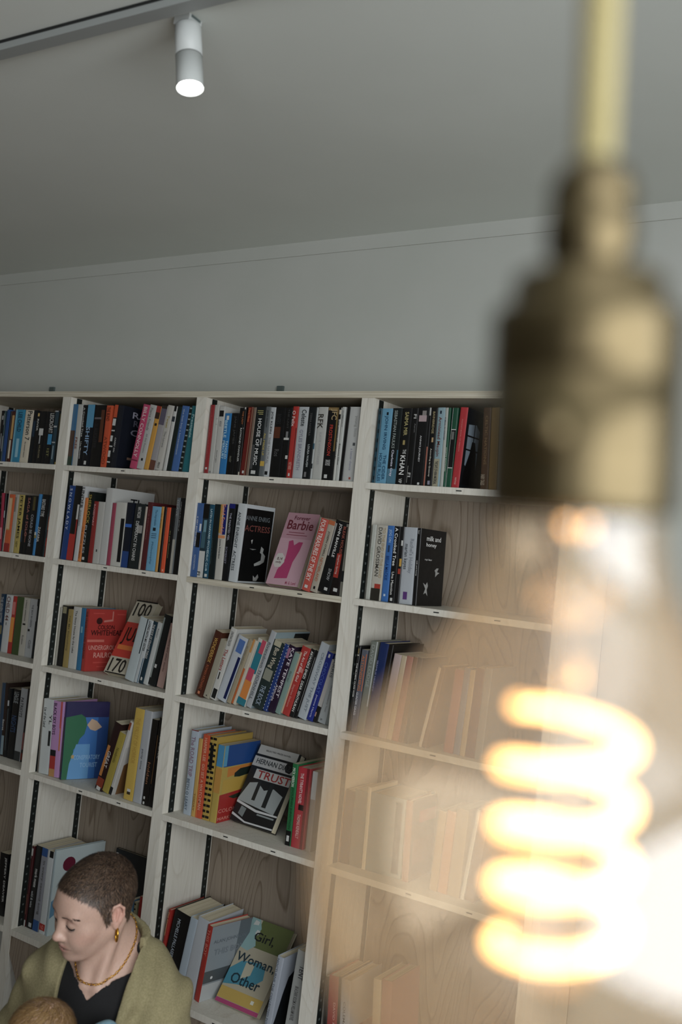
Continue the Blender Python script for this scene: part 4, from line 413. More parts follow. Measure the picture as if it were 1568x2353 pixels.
["S",4,1,1.4552,0.0082,0.2074,-1.4,0.012,0.1359,"paperback_book","white paperback with spaced capitals on the top shelf, fourth bay","a9aca4",[["T","A MEAL IN WINTER","446",0.12,0.5,0.4,0.4]],0,0],
["S",4,1,1.4644,0.0068,0.2073,-1.6,0.012,0.1358,"paperback_book","narrow green and white paperback on the top shelf, fourth bay","145038",[["B","c9cac6",0,1,0,0.12],["T","GOATS AVODON","c8d0c0",0.5,0.8,0.5,0.6]],0,0],
["S",4,1,1.4724,0.0152,0.2074,0,0.012,0.1358,"paperback_book","green and black paperback with white lines on the top shelf, fourth bay","104c34",[["B","0c0f10",0.28,0.75,0.1,1],["B","c9cac6",0,1,0,0.06],["B","c9cac6",0.27,0.28,0,1],["B","c9cac6",0.75,0.76,0,1],["B","6a6c68",0.3,0.4,0.2,0.7]],0,0],
["S",4,1,1.4886,0.0215,0.2087,1.6,0.012,0.15,"hardback_book","bright red hardback showing an ironwork window cover on the top shelf, fourth bay","b3242c",[["T","POCKET BOOK OF FRENCH","d87a74",0.15,0.55,0.45,0.2],["T","VINTAGE","e0a8a0",0.87,0.96,0.5,0.25],["b","14161a",0,1,0,1],["p","7a8894",[[0.1,0.2],[0.4,0.18],[0.55,0.25],[0.55,0.85],[0.1,0.7]]],["b","0c0c0e",0.0,0.6,0.33,0.35],["b","0c0c0e",0.0,0.6,0.5,0.52],["p","0c0a0a",[[0.3,0.4],[0.42,0.4],[0.5,0.55],[0.6,0.95],[0.05,0.95],[0.15,0.7],[0.25,0.55]]],["p","0c0c0e",[[0.33,0.18],[0.36,0.18],[0.36,0.85],[0.33,0.85]]]],0,0],
["S",4,1,1.5711,0.0202,0.2084,-3.2,0.012,0.1365,"hardback_book","brown hardback behind the brass socket on the top shelf, fourth bay","4a2c14",[["T","CELTIC NATIONS","8a6a40",0.1,0.7,0.5,0.4],["T","FAIRY TALES","b8a890",0.82,0.95,0.3,0.6]],0,0],
["S",4,1,1.593,0.0212,0.2086,-3.2,0.012,0.1366,"hardback_book","ochre hardback behind the brass socket on the top shelf, fourth bay","8a6a30",[],0,0],
["S",4,1,1.6159,0.0255,0.2077,-3.2,0.012,0.1361,"paperback_book","pale grey paperback behind the brass socket on the top shelf, fourth bay","a0a09a",[],0,0],
["S",4,1,1.643,0.0185,0.208,-3.1,0.012,0.1362,"paperback_book","navy paperback behind the brass socket on the top shelf, fourth bay","1a2a4c",[],0,0],
["S",4,1,1.6632,0.0249,0.2081,-3.1,0.012,0.1363,"paperback_book","cream paperback behind the brass socket on the top shelf, fourth bay","b8ac90",[],0,0],
["S",4,1,1.6897,0.0225,0.2084,-3.1,0.012,0.1365,"paperback_book","dark red paperback behind the brass socket on the top shelf, fourth bay","6a1c1c",[],0,0],
["S",4,2,1.2517,0.0133,0.2033,0,0.033,0.1332,"paperback_book","thin white paperback with faint green lettering on the second shelf, fourth bay","b0b3aa",[["T","the garden","9ab09c",0.3,0.7,0.5,0.4]],0,0],
["S",4,2,1.2662,0.0337,0.2029,0,0.033,0.1329,"paperback_book","white paperback with tall grey capitals and red flower foot, second shelf, fourth bay","b7b3a6",[["T","TO THE END OF THE LAND","b09a70",0.03,0.7,0.75,0.3],["T","DAVID GROSSMAN","4a4840",0.03,0.68,0.4,0.38],["B","a82c18",0.78,0.84,0.3,0.9],["B","2c2820",0.84,1,0.0,0.9]],0,0],
["S",4,2,1.3015,0.0208,0.2041,-0.4,0.033,0.1337,"paperback_book","mid-blue paperback with pale blue capitals on the second shelf, fourth bay","2f6cb4",[["T","JOG ON","a8c8e8",0.05,0.22,0.5,0.55],["T","BELLA MACKIE","123c7c",0.4,0.72,0.45,0.5],["B","1c3a60",0.26,0.35,0.3,0.6],["B","b8c8d8",0.9,0.93,0.3,0.6]],0,0],
["S",4,2,1.3235,0.0189,0.2039,-0.7,0.033,0.1335,"paperback_book","black paperback with bold white sans title on the second shelf, fourth bay","0d0e10",[["T","A Crooked Tree","e8e8e4",0.02,0.52,0.45,0.55],["T","Una Mannion","d8d8d4",0.6,0.9,0.45,0.45],["B","c9cac6",0.94,0.98,0.3,0.7]],0,0],
["S",4,2,1.3436,0.0121,0.204,-1.0,0.033,0.1336,"paperback_book","black paperback with a red and yellow butterfly on the second shelf, fourth bay","111012",[["B","a8341c",0.55,0.62,0.2,0.9],["B","c89a2c",0.42,0.52,0.4,1],["B","c9cac6",0.18,0.25,0.5,1]],0,0],
["S",4,2,1.3573,0.0389,0.2038,-1.3,0.033,0.1335,"paperback_book","light grey paperback with a purple label on the second shelf, fourth bay","b0b6bc",[["T","Rachel's Holiday","8a9098",0.15,0.6,0.65,0.42],["T","marian keyes","4c5258",0.22,0.55,0.25,0.4],["B","5c3478",0.84,0.94,0.25,0.6]],0,0],
["S",4,2,1.3978,0.0115,0.204,-1.7,0.033,0.145,"paperback_book","black paperback with tiny white bees on its cover on the second shelf, fourth bay","0c0d0f",[["T","milk and honey","d8d8d4",0.42,0.62,0.5,0.4],["T","kaur","aaa",0.03,0.08,0.5,0.5],["t","milk and","f0f0ec",0.22,0.78,0.12,0.065],["t","honey","f0f0ec",0.22,0.62,0.21,0.065],["t","rupi kaur","d8d8d4",0.2,0.48,0.4,0.032],["p","a8a8a4",[[0.62,0.53],[0.7,0.5],[0.78,0.5],[0.72,0.55],[0.82,0.56],[0.72,0.59],[0.66,0.62],[0.66,0.56]]],["p","a8a8a4",[[0.2,0.7],[0.3,0.73],[0.36,0.69],[0.4,0.74],[0.36,0.79],[0.4,0.87],[0.32,0.83],[0.24,0.85],[0.3,0.78]]]],0,0],
["S",4,3,1.2386,0.0092,0.2307,1.9,0.03,0.155,"hardback_book","black hardback with white title capitals and gold crest on the third shelf, fourth bay","0e0f12",[["B","8a7438",0.03,0.09,0.35,0.65],["B","b8b4a4",0.1,0.115,0.25,0.8],["T","THE GLOBAL CLASS WAR","e4e4de",0.2,0.92,0.6,0.42]],0,1],
["S",4,3,1.2489,0.0184,0.2228,3.0,0.03,0.1459,"paperback_book","slate grey paperback with orange and white capitals on the third shelf, fourth bay","565a66",[["T","ASTONISHING","c06a2c",0.07,0.5,0.45,0.5],["T","GUNTER GRASS","c8c8cc",0.52,0.8,0.3,0.4],["B","c8622c",0.05,0.5,0.85,1]],0,0],
["S",4,3,1.2685,0.0221,0.2497,4.1,0.03,0.16,"hardback_book","tall grey-green hardback with pale capitals on the third shelf, fourth bay","747a70",[["T","DAVID LODGE","9aa09a",0.04,0.5,0.45,0.5],["B","c4cac8",0,0.7,0.88,1]],0,1],
["S",4,3,1.2917,0.0266,0.2492,5.5,0.03,0.16,"hardback_book","dark blue hardback on the third shelf, fourth bay","162a5c",[["T","SEAMUS HEANEY","8a90b0",0.2,0.6,0.1,0.2]],0,1],
["S",4,3,1.3199,0.0138,0.2481,5.2,0.03,0.17,"hardback_book","black hardback on the third shelf, fourth bay","14100e",[],0,1],
["S",4,3,1.338,0.022,0.2258,6.0,0.03,0.1479,"paperback_book","pale pink paperback on the third shelf, fourth bay","b8a4a0",[],0,0],
["S",4,3,1.3615,0.0153,0.225,5.7,0.03,0.1474,"paperback_book","cream paperback seen through the bulb on the third shelf, fourth bay","c0b090",[],0,0],
["S",4,3,1.3784,0.0189,0.2257,5.4,0.03,0.1478,"paperback_book","rose paperback seen through the bulb on the third shelf, fourth bay","a8685c",[],0,0],
["S",4,3,1.3988,0.0133,0.2262,5.1,0.03,0.1481,"paperback_book","brown paperback seen through the bulb on the third shelf, fourth bay","6a4a38",[],0,0],
["S",4,3,1.4135,0.0141,0.2263,4.8,0.03,0.1482,"paperback_book","dark grey paperback seen through the bulb on the third shelf, fourth bay","3c3c3e",[],0,0],
["S",4,3,1.4581,0.0084,0.2118,9.7,0.03,0.1387,"paperback_book","white paperback leaning far to the right on the third shelf, fourth bay","c8c0b0",[],0,0],
["S",4,3,1.4679,0.0129,0.2155,9.3,0.03,0.1411,"paperback_book","brown paperback leaning right on the third shelf, fourth bay","6a4830",[],0,0],
["S",4,3,1.5308,0.0255,0.2132,3.1,0.03,0.1397,"paperback_book","dusty red paperback on the third shelf, fourth bay","9a5048",[],0,0],
["S",4,3,1.5586,0.0167,0.2197,2.5,0.03,0.1439,"paperback_book","blue-grey paperback seen through the bulb on the third shelf, fourth bay","5a6a88",[],0,0],
["S",4,3,1.5766,0.014,0.2161,2.2,0.03,0.1415,"paperback_book","tan paperback seen through the bulb on the third shelf, fourth bay","b09870",[],0,0],
["S",4,3,1.592,0.024,0.2244,1.9,0.03,0.147,"paperback_book","maroon paperback seen through the bulb on the third shelf, fourth bay","5a2a28",[],0,0],
["S",4,3,1.6174,0.0204,0.2284,1.7,0.03,0.1496,"paperback_book","stone grey paperback seen through the bulb on the third shelf, fourth bay","8c8c88",[],0,0],
["S",4,4,1.2386,0.004,0.1902,0,0.05,0.1246,"paperback_book","amber-brown paperback seen through the bulb on the fourth shelf, fourth bay","8a6030",[],0,0],
["S",4,4,1.2429,0.0286,0.1961,0,0.05,0.1284,"paperback_book","dark brown paperback seen through the bulb on the fourth shelf, fourth bay","4a3424",[],0,0],
["S",4,4,1.2735,0.0386,0.2027,-0.5,0.05,0.1327,"paperback_book","grey-green paperback seen through the bulb on the fourth shelf, fourth bay","6c7064",[],0,0],
["S",4,4,1.314,0.0108,0.2161,-1.0,0.05,0.1415,"hardback_book","narrow ivory hardback seen through the bulb on the fourth shelf, fourth bay","d8d0b8",[],0,0],
["S",4,4,1.3263,0.1078,0.2054,-1.4,0.05,0.16,"hardback_book","large grey-blue boxed volume seen through the bulb on the fourth shelf, fourth bay","8a9896",[["B","3c4444",0.05,0.95,0.75,0.95]],0,1],
["S",4,4,1.4371,0.0196,0.2073,-2.1,0.05,0.1358,"hardback_book","orange-brown hardback with a dark red cover on the fourth shelf, fourth bay","a06038",[["b","3c1c18",0,1,0,1],["b","a83c20",0.3,1,0.15,0.3],["b","6a2c18",0.1,1,0.5,0.8]],0,1],
["S",4,4,1.5188,0.0211,0.2035,2.1,0.05,0.1333,"paperback_book","ochre paperback leaning right on the fourth shelf, fourth bay","b08848",[],0,0],
["S",4,4,1.5426,0.0251,0.2086,1.9,0.05,0.1367,"paperback_book","orange paperback leaning right on the fourth shelf, fourth bay","c8803c",[],0,0],
["S",4,4,1.5703,0.0332,0.2202,1.4,0.05,0.1442,"paperback_book","tan paperback leaning right on the fourth shelf, fourth bay","a88c60",[],0,0],
["S",4,4,1.6061,0.0099,0.2296,5.8,0.05,0.15,"paperback_book","thin white paperback leaning right on the fourth shelf, fourth bay","d0ccc0",[],0,0],
["S",4,4,1.6187,0.0263,0.2292,5.2,0.05,0.15,"paperback_book","brown paperback near the coil on the fourth shelf, fourth bay","7a5434",[],0,0],
["S",4,5,1.2625,0.0107,0.2179,-3.4,0.03,0.1427,"hardback_book","black hardback beside the upright on the bottom shelf, fourth bay","0e0f11",[["T","sergeant","445",0.1,0.9,0.5,0.4]],0,0],
["S",4,5,1.2743,0.03,0.2255,-3.4,0.03,0.1477,"hardback_book","red hardback with pale capitals on the bottom shelf, fourth bay","a02a28",[["T","DAVID MITCHELL","d89890",0.3,0.85,0.7,0.25]],0,1],
["S",4,5,1.3056,0.0086,0.2307,-3.7,0.03,0.15,"hardback_book","narrow black hardback on the bottom shelf, fourth bay","101213",[],0,0],
["S",4,5,1.3154,0.0292,0.2272,-3.9,0.03,0.16,"hardback_book","white hardback with a red block on its cover on the bottom shelf, fourth bay","b9bec0",[["T","COLEMAN ANJOLIE","555c60",0.25,0.95,0.4,0.35],["b","a83028",0,1,0.55,0.78],["t","AND OTHERS","d89890",0.1,0.9,0.66,0.06]],0,1],
["S",4,5,1.4145,0.0229,0.258,-4.2,0.03,0.15,"hardback_book","cream hardback under the bulb on the bottom shelf, fourth bay","c8c0a8",[],0,1],
["S",4,5,1.4403,0.0295,0.264,-4.2,0.03,0.15,"hardback_book","rose hardback under the bulb on the bottom shelf, fourth bay","b07a70",[],0,1]]
# ------------------------------------------------------------ lettering: the built-in font turned into mesh, one curve per string
JOBS = []; FC = {}
def text_data(s):
    if s in FC: return FC[s]
    c = bpy.data.curves.new('lettering', 'FONT'); c.body = s; c.size = 1; c.resolution_u = 2; c.align_x = 'LEFT'; c.offset = .012
    o = bpy.data.objects.new('lettering', c); COL.objects.link(o); FC[s] = o; return o
# ------------------------------------------------------------ books
M_paper = noise_mat('page_edges', 'b0a68c', 'cfc7b0', 3, .8, (150, 1, 1))
BX = {1: -.56, 2: .04, 3: .64, 4: 1.2376}
LET = []
def decals(bm, cov, feats, place, slots, names):
    """flat printed patches just proud of the card"""
    n = 0
    for q in feats:
        col = {'B': 1, 'b': 1, 'p': 1}.get(q[0])
        if col is None: continue
        c = q[1]
        if c not in slots: slots.append(c); names.append(cmat(c))
        mi = slots.index(c); n += 1; e = .0001 + .00004 * n
        if q[0] == 'B': pts = place('spine', [(q[4], q[2]), (q[4], q[3]), (q[5], q[3]), (q[5], q[2])], e)
        elif q[0] == 'b': pts = place('cover', [(q[2], q[4]), (q[2], q[5]), (q[3], q[5]), (q[3], q[4])], e)
        else: pts = place('cover', [tuple(p) for p in q[2]], e)
        try: poly(bm, pts, mi)
        except ValueError: pass
def make_book(rec):
    F = rec[0] == 'F'
    if F: _, bay, sh, x, W, h, lean, Y, t, kind, label, col, feats, yaw = rec; hb = 1; d = t; tilt = math.radians(lean); lean = 0
    else: _, bay, sh, x, t, h, lean, Y, d, kind, label, col, feats, yaw, hb = rec
    width = W if F else t
    z = SH[sh-1] + .0003
    la = math.radians(lean); root = thing(kind, label, 'book', (0, 0, 0), GROUPS[(bay, sh)])
    if not F: d = min(d, YD - Y - .006)
    zz = z + (width * math.sin(la) if la > 0 else 0)
    root.location = (x, Y, zz); root.rotation_euler = (0, la, math.radians(yaw)) if F or yaw == 0 else (0, 0, math.radians(yaw))
    if F: root.rotation_euler = (0, 0, 0); root.matrix_world = Matrix.Translation((x, Y, zz + t*math.sin(tilt))) @ Matrix.Rotation(math.radians(yaw), 4, 'Z') @ Matrix.Rotation(-tilt, 4, 'X')
    elif yaw and la: root.matrix_world = Matrix.Translation((x, Y, zz)) @ Matrix.Rotation(math.radians(yaw), 4, 'Z') @ Matrix.Rotation(la, 4, 'Y')
    slots = [col]; mats = [cmat(col)]; bm = bmesh.new(); c = .0012 if hb else .0006
    if F:   # cover faces the room: width W, thickness t going back
        box(bm, (0, 0, 0), (W, c, h)); box(bm, (0, t-c, 0), (W, t, h)); box(bm, (0, c, 0), (c, t-c, h))
        place = lambda kind_, pts, e: [(p[0]*W, -e, (1-p[1])*h) for p in pts]
        pg = (c, c, .002), (W-.003, t-c, h-.002)
    else:
        g = .0006      # the spine is slightly rounded
        prof = [(0, g*2), (t*.12, g*.6), (t*.3, 0), (t*.7, 0), (t*.88, g*.6), (t, g*2)]
        ins = [(min(max(px, c), t-c), py + c) for px, py in prof]
        for (p0, p1, q0, q1) in zip(prof, prof[1:], ins, ins[1:]):
            for a in ((p0, p1), (q1, q0)):
                poly(bm, [(a[0][0], a[0][1], 0), (a[1][0], a[1][1], 0), (a[1][0], a[1][1], h), (a[0][0], a[0][1], h)])
            for zz_ in (0, h):
                poly(bm, [(p0[0], p0[1], zz_), (p1[0], p1[1], zz_), (q1[0], q1[1], zz_), (q0[0], q0[1], zz_)])
        box(bm, (0, g*2, 0), (c, d, h)); box(bm, (t-c, g*2, 0), (t, d, h))
        bmesh.ops.remove_doubles(bm, verts=bm.verts, dist=1e-6)
        def place(kind_, pts, e):
            if kind_ == 'spine': return [(t*(.04 + .92*min(1, max(0, p[0]))), -e if .15 < p[0] < .85 else -e + g*.5*0, h*(1-p[1])) for p in pts]
            return [(t+e, g*2 + p[0]*(d-g*2), h*(1-p[1])) for p in pts]
        o_ = .003 if hb else .0004
        pg = (c, c+g*2, o_), (t-c, d-o_, h-o_)
    decals(bm, None, feats, place, slots, mats)
    bm.normal_update()
    cov = obj('cover', bm, mats, root)
    bm = bmesh.new(); box(bm, *pg); obj('pages', bm, M_paper, root)
    jobs = [q for q in feats if q[0] in 'Tt']
    if jobs:
        for q in jobs: text_data(q[1])
        LET.append((cov, jobs, F, width, t, h, d))
    return root
GROUPS = {(b, s): 'books on the %s shelf of the %s bay' % (['top', 'second', 'third', 'fourth', 'bottom'][s-1], ['first', 'second', 'third', 'fourth'][b-1]) for b in range(1, 5) for s in range(1, 6)}
for rec in BOOKS: make_book(rec)
def finish_lettering():
    dg = bpy.context.evaluated_depsgraph_get(); cache = {}
    for s, o in FC.items():
        me = bpy.data.meshes.new_from_object(o.evaluated_get(dg)); n = len(me.vertices)
        co = np.empty(n*3); me.vertices.foreach_get('co', co); co = co.reshape(-1, 3)
        cache[s] = (co[:, :2].copy(), [tuple(p.vertices) for p in me.polygons]); bpy.data.meshes.remove(me)
    for o in list(FC.values()):
        c = o.data; bpy.data.objects.remove(o); bpy.data.curves.remove(c)
    for root, jobs, F, W, t, h, d in LET:
        V = []; P = []; MI = []; cols = []; mats = []
        for q in jobs:
            co, polys = cache[q[1]]
            if not len(co): continue
            mn, mx = co.min(0), co.max(0); wd, ht = mx - mn; base = len(V)
            u = (co[:, 0]-mn[0])/wd; v = (co[:, 1]-mn[1])/ht
            if q[2] not in cols: cols.append(q[2]); mats.append(cmat(q[2]))
            if q[0] == 'T':
                _, s, c, u0, u1, vc, sz = q; L = (u1-u0)*h; hh = sz*t*.88; nat = wd/ht*hh
                if L > nat*1.7: L = nat*1.7
                X = t*vc + (v-.5)*hh; Z = h*(1-u0) - u*L; Y = np.full(len(u), -.0012)
            else:
                _, s, c, x0, x1, yc, sz = q
                if F: X = (x0 + u*(x1-x0))*W; Z = h*(1-yc) + (v-.5)*sz*h; Y = np.full(len(u), -.0012)
                else: Y = (x0 + u*(x1-x0))*d; Z = h*(1-yc) + (v-.5)*sz*h; X = np.full(len(u), t+.0012)
            V += list(zip(X.tolist(), Y.tolist(), Z.tolist())); P += [tuple(base+i for i in p) for p in polys]; MI += [cols.index(q[2])]*len(polys)
        o = obj('lettering', (V, [], P), mats, root); o.data.polygons.foreach_set('material_index', MI)
finish_lettering()
# ------------------------------------------------------------ ceiling track and spotlight
tk = thing('lighting_track', 'long white lighting track with dark shadow gap across the ceiling', 'lighting track', (1.2, -1.01, zc(1.2)))
ang = math.atan2(.0164, .4817); tk.rotation_euler = (0, -.00704, ang)
bm = bmesh.new(); box(bm, (-3.2, -.017, -.021), (2.2, .015, -.0065)); obj('rail', bm, mat('grey_white_enamel', '8f9391', .5), tk)
bm = bmesh.new(); box(bm, (-3.2, -.0185, -.0065), (2.2, .0205, -.0005)); obj('shadow_gap_strip', bm, M_dark, tk)  # near-black strip paints the shadow line between rail and ceiling
def frame_from(p, q):   # matrix at p with z towards q
    zax = (q-p).normalized(); xax = Vector((0, 1, 0)).cross(zax).normalized(); yax = zax.cross(xax)
    return Matrix(((xax[0], yax[0], zax[0], p[0]), (xax[1], yax[1], zax[1], p[1]), (xax[2], yax[2], zax[2], p[2]), (0, 0, 0, 1)))
def at(x, y, dist): return CAMPOS + (RIGHT*(x-784)/2324.55 + DOWN*(y-1176.5)/2324.55 + FWD)*dist
bot = at(437, 203, 1.90); top = at(432, 62, 1.925)
sp = thing('track_spotlight', 'white cylindrical spotlight hanging from the ceiling track, lit', 'spotlight'); sp.matrix_world = frame_from(bot, top); Ls = (top-bot).length
bm = bmesh.new(); lathe(bm, [(.0255, 0), (.0255, .064), (.0245, .0642), (.0245, .0652), (.0255, .0654), (.0255, Ls-.003), (.0235, Ls), (.006, Ls)], 56, cap=False); obj('lamp_housing', bm, M_white, sp, True)
bm = bmesh.new(); lathe(bm, [(.0256, .0641), (.0256, .0653)], 56, cap=False); obj('seam_ring', bm, M_dark, sp)
bm = bmesh.new(); lathe(bm, [(.0238, .0012), (.0238, .0018)], 48)
M_em = mat('spotlight_lens', (1, 1, 1), .5); bb = M_em.node_tree.nodes['Principled BSDF']; bb.inputs['Emission Color'].default_value = (1, .98, .95, 1); bb.inputs['Emission Strength'].default_value = 14
obj('lens', bm, M_em, sp)
bm = bmesh.new(); lathe(bm, [(.016, Ls), (.016, Ls+.007), (.009, Ls+.009), (.009, Ls+.016)], 32); obj('swivel', bm, M_white, sp, True)
tp = at(432, 38, 1.93); ad = obj('track_adapter', (lambda b: (box(b, (-.016, -.02, -.022), (.022, .016, .028)), b)[1])(bmesh.new()), M_white, sp)
ad.matrix_parent_inverse = sp.matrix_world.inverted(); ad.matrix_world = Matrix.Translation(tp) @ Matrix.Rotation(math.radians(2), 4, 'Z')
bm = bmesh.new(); box(bm, (.0215, -.014, -.012), (.0228, .012, .006)); sw = obj('switch', bm, M_grey, sp); sw.matrix_parent_inverse = sp.matrix_world.inverted(); sw.matrix_world = ad.matrix_world
# ------------------------------------------------------------ pendant with filament globe, close to the camera
DB = .25; cen = at(1290, 2010, DB); up2 = at(1384, 0, DB)
pd = thing('pendant_lamp', 'blurred brass pendant lamp with a big amber filament globe, close up', 'pendant lamp'); PM = frame_from(cen, up2); pd.matrix_world = PM
px = DB / 2324.55
def zz_(y): return (2010 - y) * px   # height along the lamp's axis for a row of the photograph
M_brass = noise_mat('brushed_brass', '4c422c', '554a33', 4, .25, (1, 1, 30)); M_brass.node_tree.nodes['Principled BSDF'].inputs['Metallic'].default_value = .8
RB = .0628
M_glass = bpy.data.materials.new('amber_bulb_glass'); M_glass.use_nodes = True; nt = M_glass.node_tree; nt.nodes.clear(); N_ = nt.nodes.new; L_ = nt.links.new
lw = N_('ShaderNodeLayerWeight'); lw.inputs['Blend'].default_value = .5
p5 = N_('ShaderNodeMath'); p5.operation = 'POWER'; p5.inputs[1].default_value = 4.5; L_(lw.outputs['Facing'], p5.inputs[0])
fr = N_('ShaderNodeMath'); fr.operation = 'MULTIPLY_ADD'; fr.inputs[1].default_value = .8; fr.inputs[2].default_value = .10; L_(p5.outputs[0], fr.inputs[0])
mc = N_('ShaderNodeMixRGB'); mc.inputs[1].default_value = (.93, .84, .71, 1); mc.inputs[2].default_value = (.80, .50, .22, 1)
p2 = N_('ShaderNodeMath'); p2.operation = 'POWER'; p2.inputs[1].default_value = 3; L_(lw.outputs['Facing'], p2.inputs[0]); L_(p2.outputs[0], mc.inputs[0])
tr = N_('ShaderNodeBsdfTransparent'); L_(mc.outputs[0], tr.inputs[0])
df = N_('ShaderNodeBsdfDiffuse'); df.inputs[0].default_value = (.80, .74, .64, 1); tl = N_('ShaderNodeBsdfTranslucent'); tl.inputs[0].default_value = (.86, .79, .67, 1)
a1 = N_('ShaderNodeMixShader'); a1.inputs[0].default_value = .7; L_(df.outputs[0], a1.inputs[1]); L_(tl.outputs[0], a1.inputs[2])
m1 = N_('ShaderNodeMixShader'); m1.inputs[0].default_value = .16; L_(tr.outputs[0], m1.inputs[1]); L_(a1.outputs[0], m1.inputs[2])
gl = N_('ShaderNodeBsdfGlossy'); gl.inputs['Roughness'].default_value = .03; m2 = N_('ShaderNodeMixShader'); L_(fr.outputs[0], m2.inputs[0]); L_(m1.outputs[0], m2.inputs[1]); L_(gl.outputs[0], m2.inputs[2])
out = N_('ShaderNodeOutputMaterial'); L_(m2.outputs[0], out.inputs[0])
zs = zz_(1190)
prof = [(RB*math.sin(a), -RB*math.cos(a)) for a in [i*PI/48 for i in range(1, 39)]]
r0, z0 = prof[-1]; rn = .0205
for i in range(1, 17):
    t = i/16; s_ = t*t*(3-2*t); m_ = (zs - z0)
    prof.append((r0 + (rn - r0) * (1-(1-t)**2.0), z0 + m_ * t))
bm = bmesh.new(); lathe(bm, prof, 96, cap=False); bmesh.ops.recalc_face_normals(bm, faces=bm.faces)
bulb = obj('glass_globe', bm, M_glass, pd, True)
M_cord = noise_mat('cream_fabric_cord', '8f8459', '9e9369', 400, .9)
topz = (zc(2.7) - cen[2]) / PM.col[2][2] - .002
bm = bmesh.new(); lathe(bm, [(.0048, zz_(400)), (.0048, topz)], 24); obj('cord', bm, M_cord, pd, True)
bm = bmesh.new(); lathe(bm, [(.006, topz-.04), (.03, topz-.03), (.045, topz-.006), (.045, topz-.0005)], 40); obj('ceiling_rose', bm, M_brass, pd, True)
bm = bmesh.new(); lathe(bm, [(.0052, zz_(372)), (.0078, zz_(385)), (.0104, zz_(430)), (.0104, zz_(470)), (.0098, zz_(480)), (.0107, zz_(490)), (.0111, zz_(530)), (.0109, zz_(580)), (.0090, zz_(610)), (.0088, zz_(625))], 48); obj('cord_grip', bm, M_brass, pd, True)
bm = bmesh.new(); lathe(bm, [(.012, zz_(622)), (.0178, zz_(640)), (.0186, zz_(655)), (.0186, zz_(705)), (.0192, zz_(715))], 64); obj('socket_collar', bm, M_brass, pd, True)
bm = bmesh.new(); lathe(bm, [(.020, zz_(712)), (.0226, zz_(722)), (.0232, zz_(735)), (.0232, zz_(878)), (.0228, zz_(882)), (.0232, zz_(886)), (.0232, zz_(1165)), (.0226, zz_(1180)), (.021, zz_(1182)), (.021, zz_(1150))], 72, cap=False); sb_ = obj('socket_body', bm, M_brass, pd, True)
kd = PM.to_3x3().inverted() @ (CAMPOS - cen); ka = math.atan2(kd[1], kd[0]) - math.radians(14)
bm = bmesh.new(); lathe(bm, [(.0015, 0), (.0015, .003), (.0042, .0035), (.0044, .008), (.0036, .0095)], 28); kn = obj('switch_knob', bm, M_brass, sb_, True)
kn.matrix_local = Matrix.Rotation(ka, 4, 'Z') @ Matrix.Translation((.0225, 0, zz_(1010))) @ Matrix.Rotation(PI/2, 4, 'Y')
M_fil = bpy.data.materials.new('glowing_filament'); M_fil.use_nodes = True; b_ = M_fil.node_tree.nodes['Principled BSDF']; b_.inputs['Base Color'].default_value = (1, .8, .5, 1); b_.inputs['Emission Color'].default_value = (1, .54, .20, 1); b_.inputs['Emission Strength'].default_value = 8
pts = []; NT = 4.0
for i in range(261):
    t = i/260; a = t*NT*2*PI; r = .0155 * (1 if t > .06 else .9 + t*1.6)
    pts.append((r*math.cos(ka - 1.75 - a), r*math.sin(ka - 1.75 - a), zz_(1640) + (zz_(2190)-zz_(1640))*t))
bm = bmesh.new(); tube(bm, pts, .0018, 10); obj('spiral_filament', bm, M_fil, pd, True)
M_stem = bpy.data.materials.new('clear_glass_stem'); M_stem.use_nodes = True; nt = M_stem.node_tree; nt.nodes.clear(); N_ = nt.nodes.new; L_ = nt.links.new
t_ = N_('ShaderNodeBsdfTransparent'); t_.inputs[0].default_value = (.93, .93, .9, 1); g_ = N_('ShaderNodeBsdfGlossy'); g_.inputs['Roughness'].default_value = .08; l_ = N_('ShaderNodeLayerWeight'); l_.inputs[0].default_value = .25
m_ = N_('ShaderNodeMixShader'); L_(l_.outputs['Fresnel'], m_.inputs[0]); L_(t_.outputs[0], m_.inputs[1]); L_(g_.outputs[0], m_.inputs[2]); o_ = N_('ShaderNodeOutputMaterial'); L_(m_.outputs[0], o_.inputs[0])
bm = bmesh.new(); lathe(bm, [(.0145, zz_(1200)), (.0105, zz_(1230)), (.0055, zz_(1300)), (.0045, zz_(1370)), (.0085, zz_(1395)), (.0088, zz_(1420)), (.0045, zz_(1450)), (.0035, zz_(1560)), (.001, zz_(1575))], 40, cap=False); obj('glass_stem', bm, M_stem, pd, True)
M_wire = mat('support_wire', 'b0b0ac', .3, 1)
bm = bmesh.new(); tube(bm, [(0, 0, zz_(1560)), (0, 0, zz_(2240))], .0006, 8); obj('centre_wire', bm, M_wire, pd, True)
bm = bmesh.new(); tube(bm, [(.002, 0, zz_(1480)), (.006, .002, zz_(1540)), pts[0]], .0005, 8); obj('lead_wire', bm, M_wire, pd, True)
bm = bmesh.new(); tube(bm, [(0, 0, zz_(2240)), (pts[-1][0]*.5, pts[-1][1]*.5, zz_(2235)), pts[-1]], .0005, 8); obj('lead_wire', bm, M_wire, pd, True)
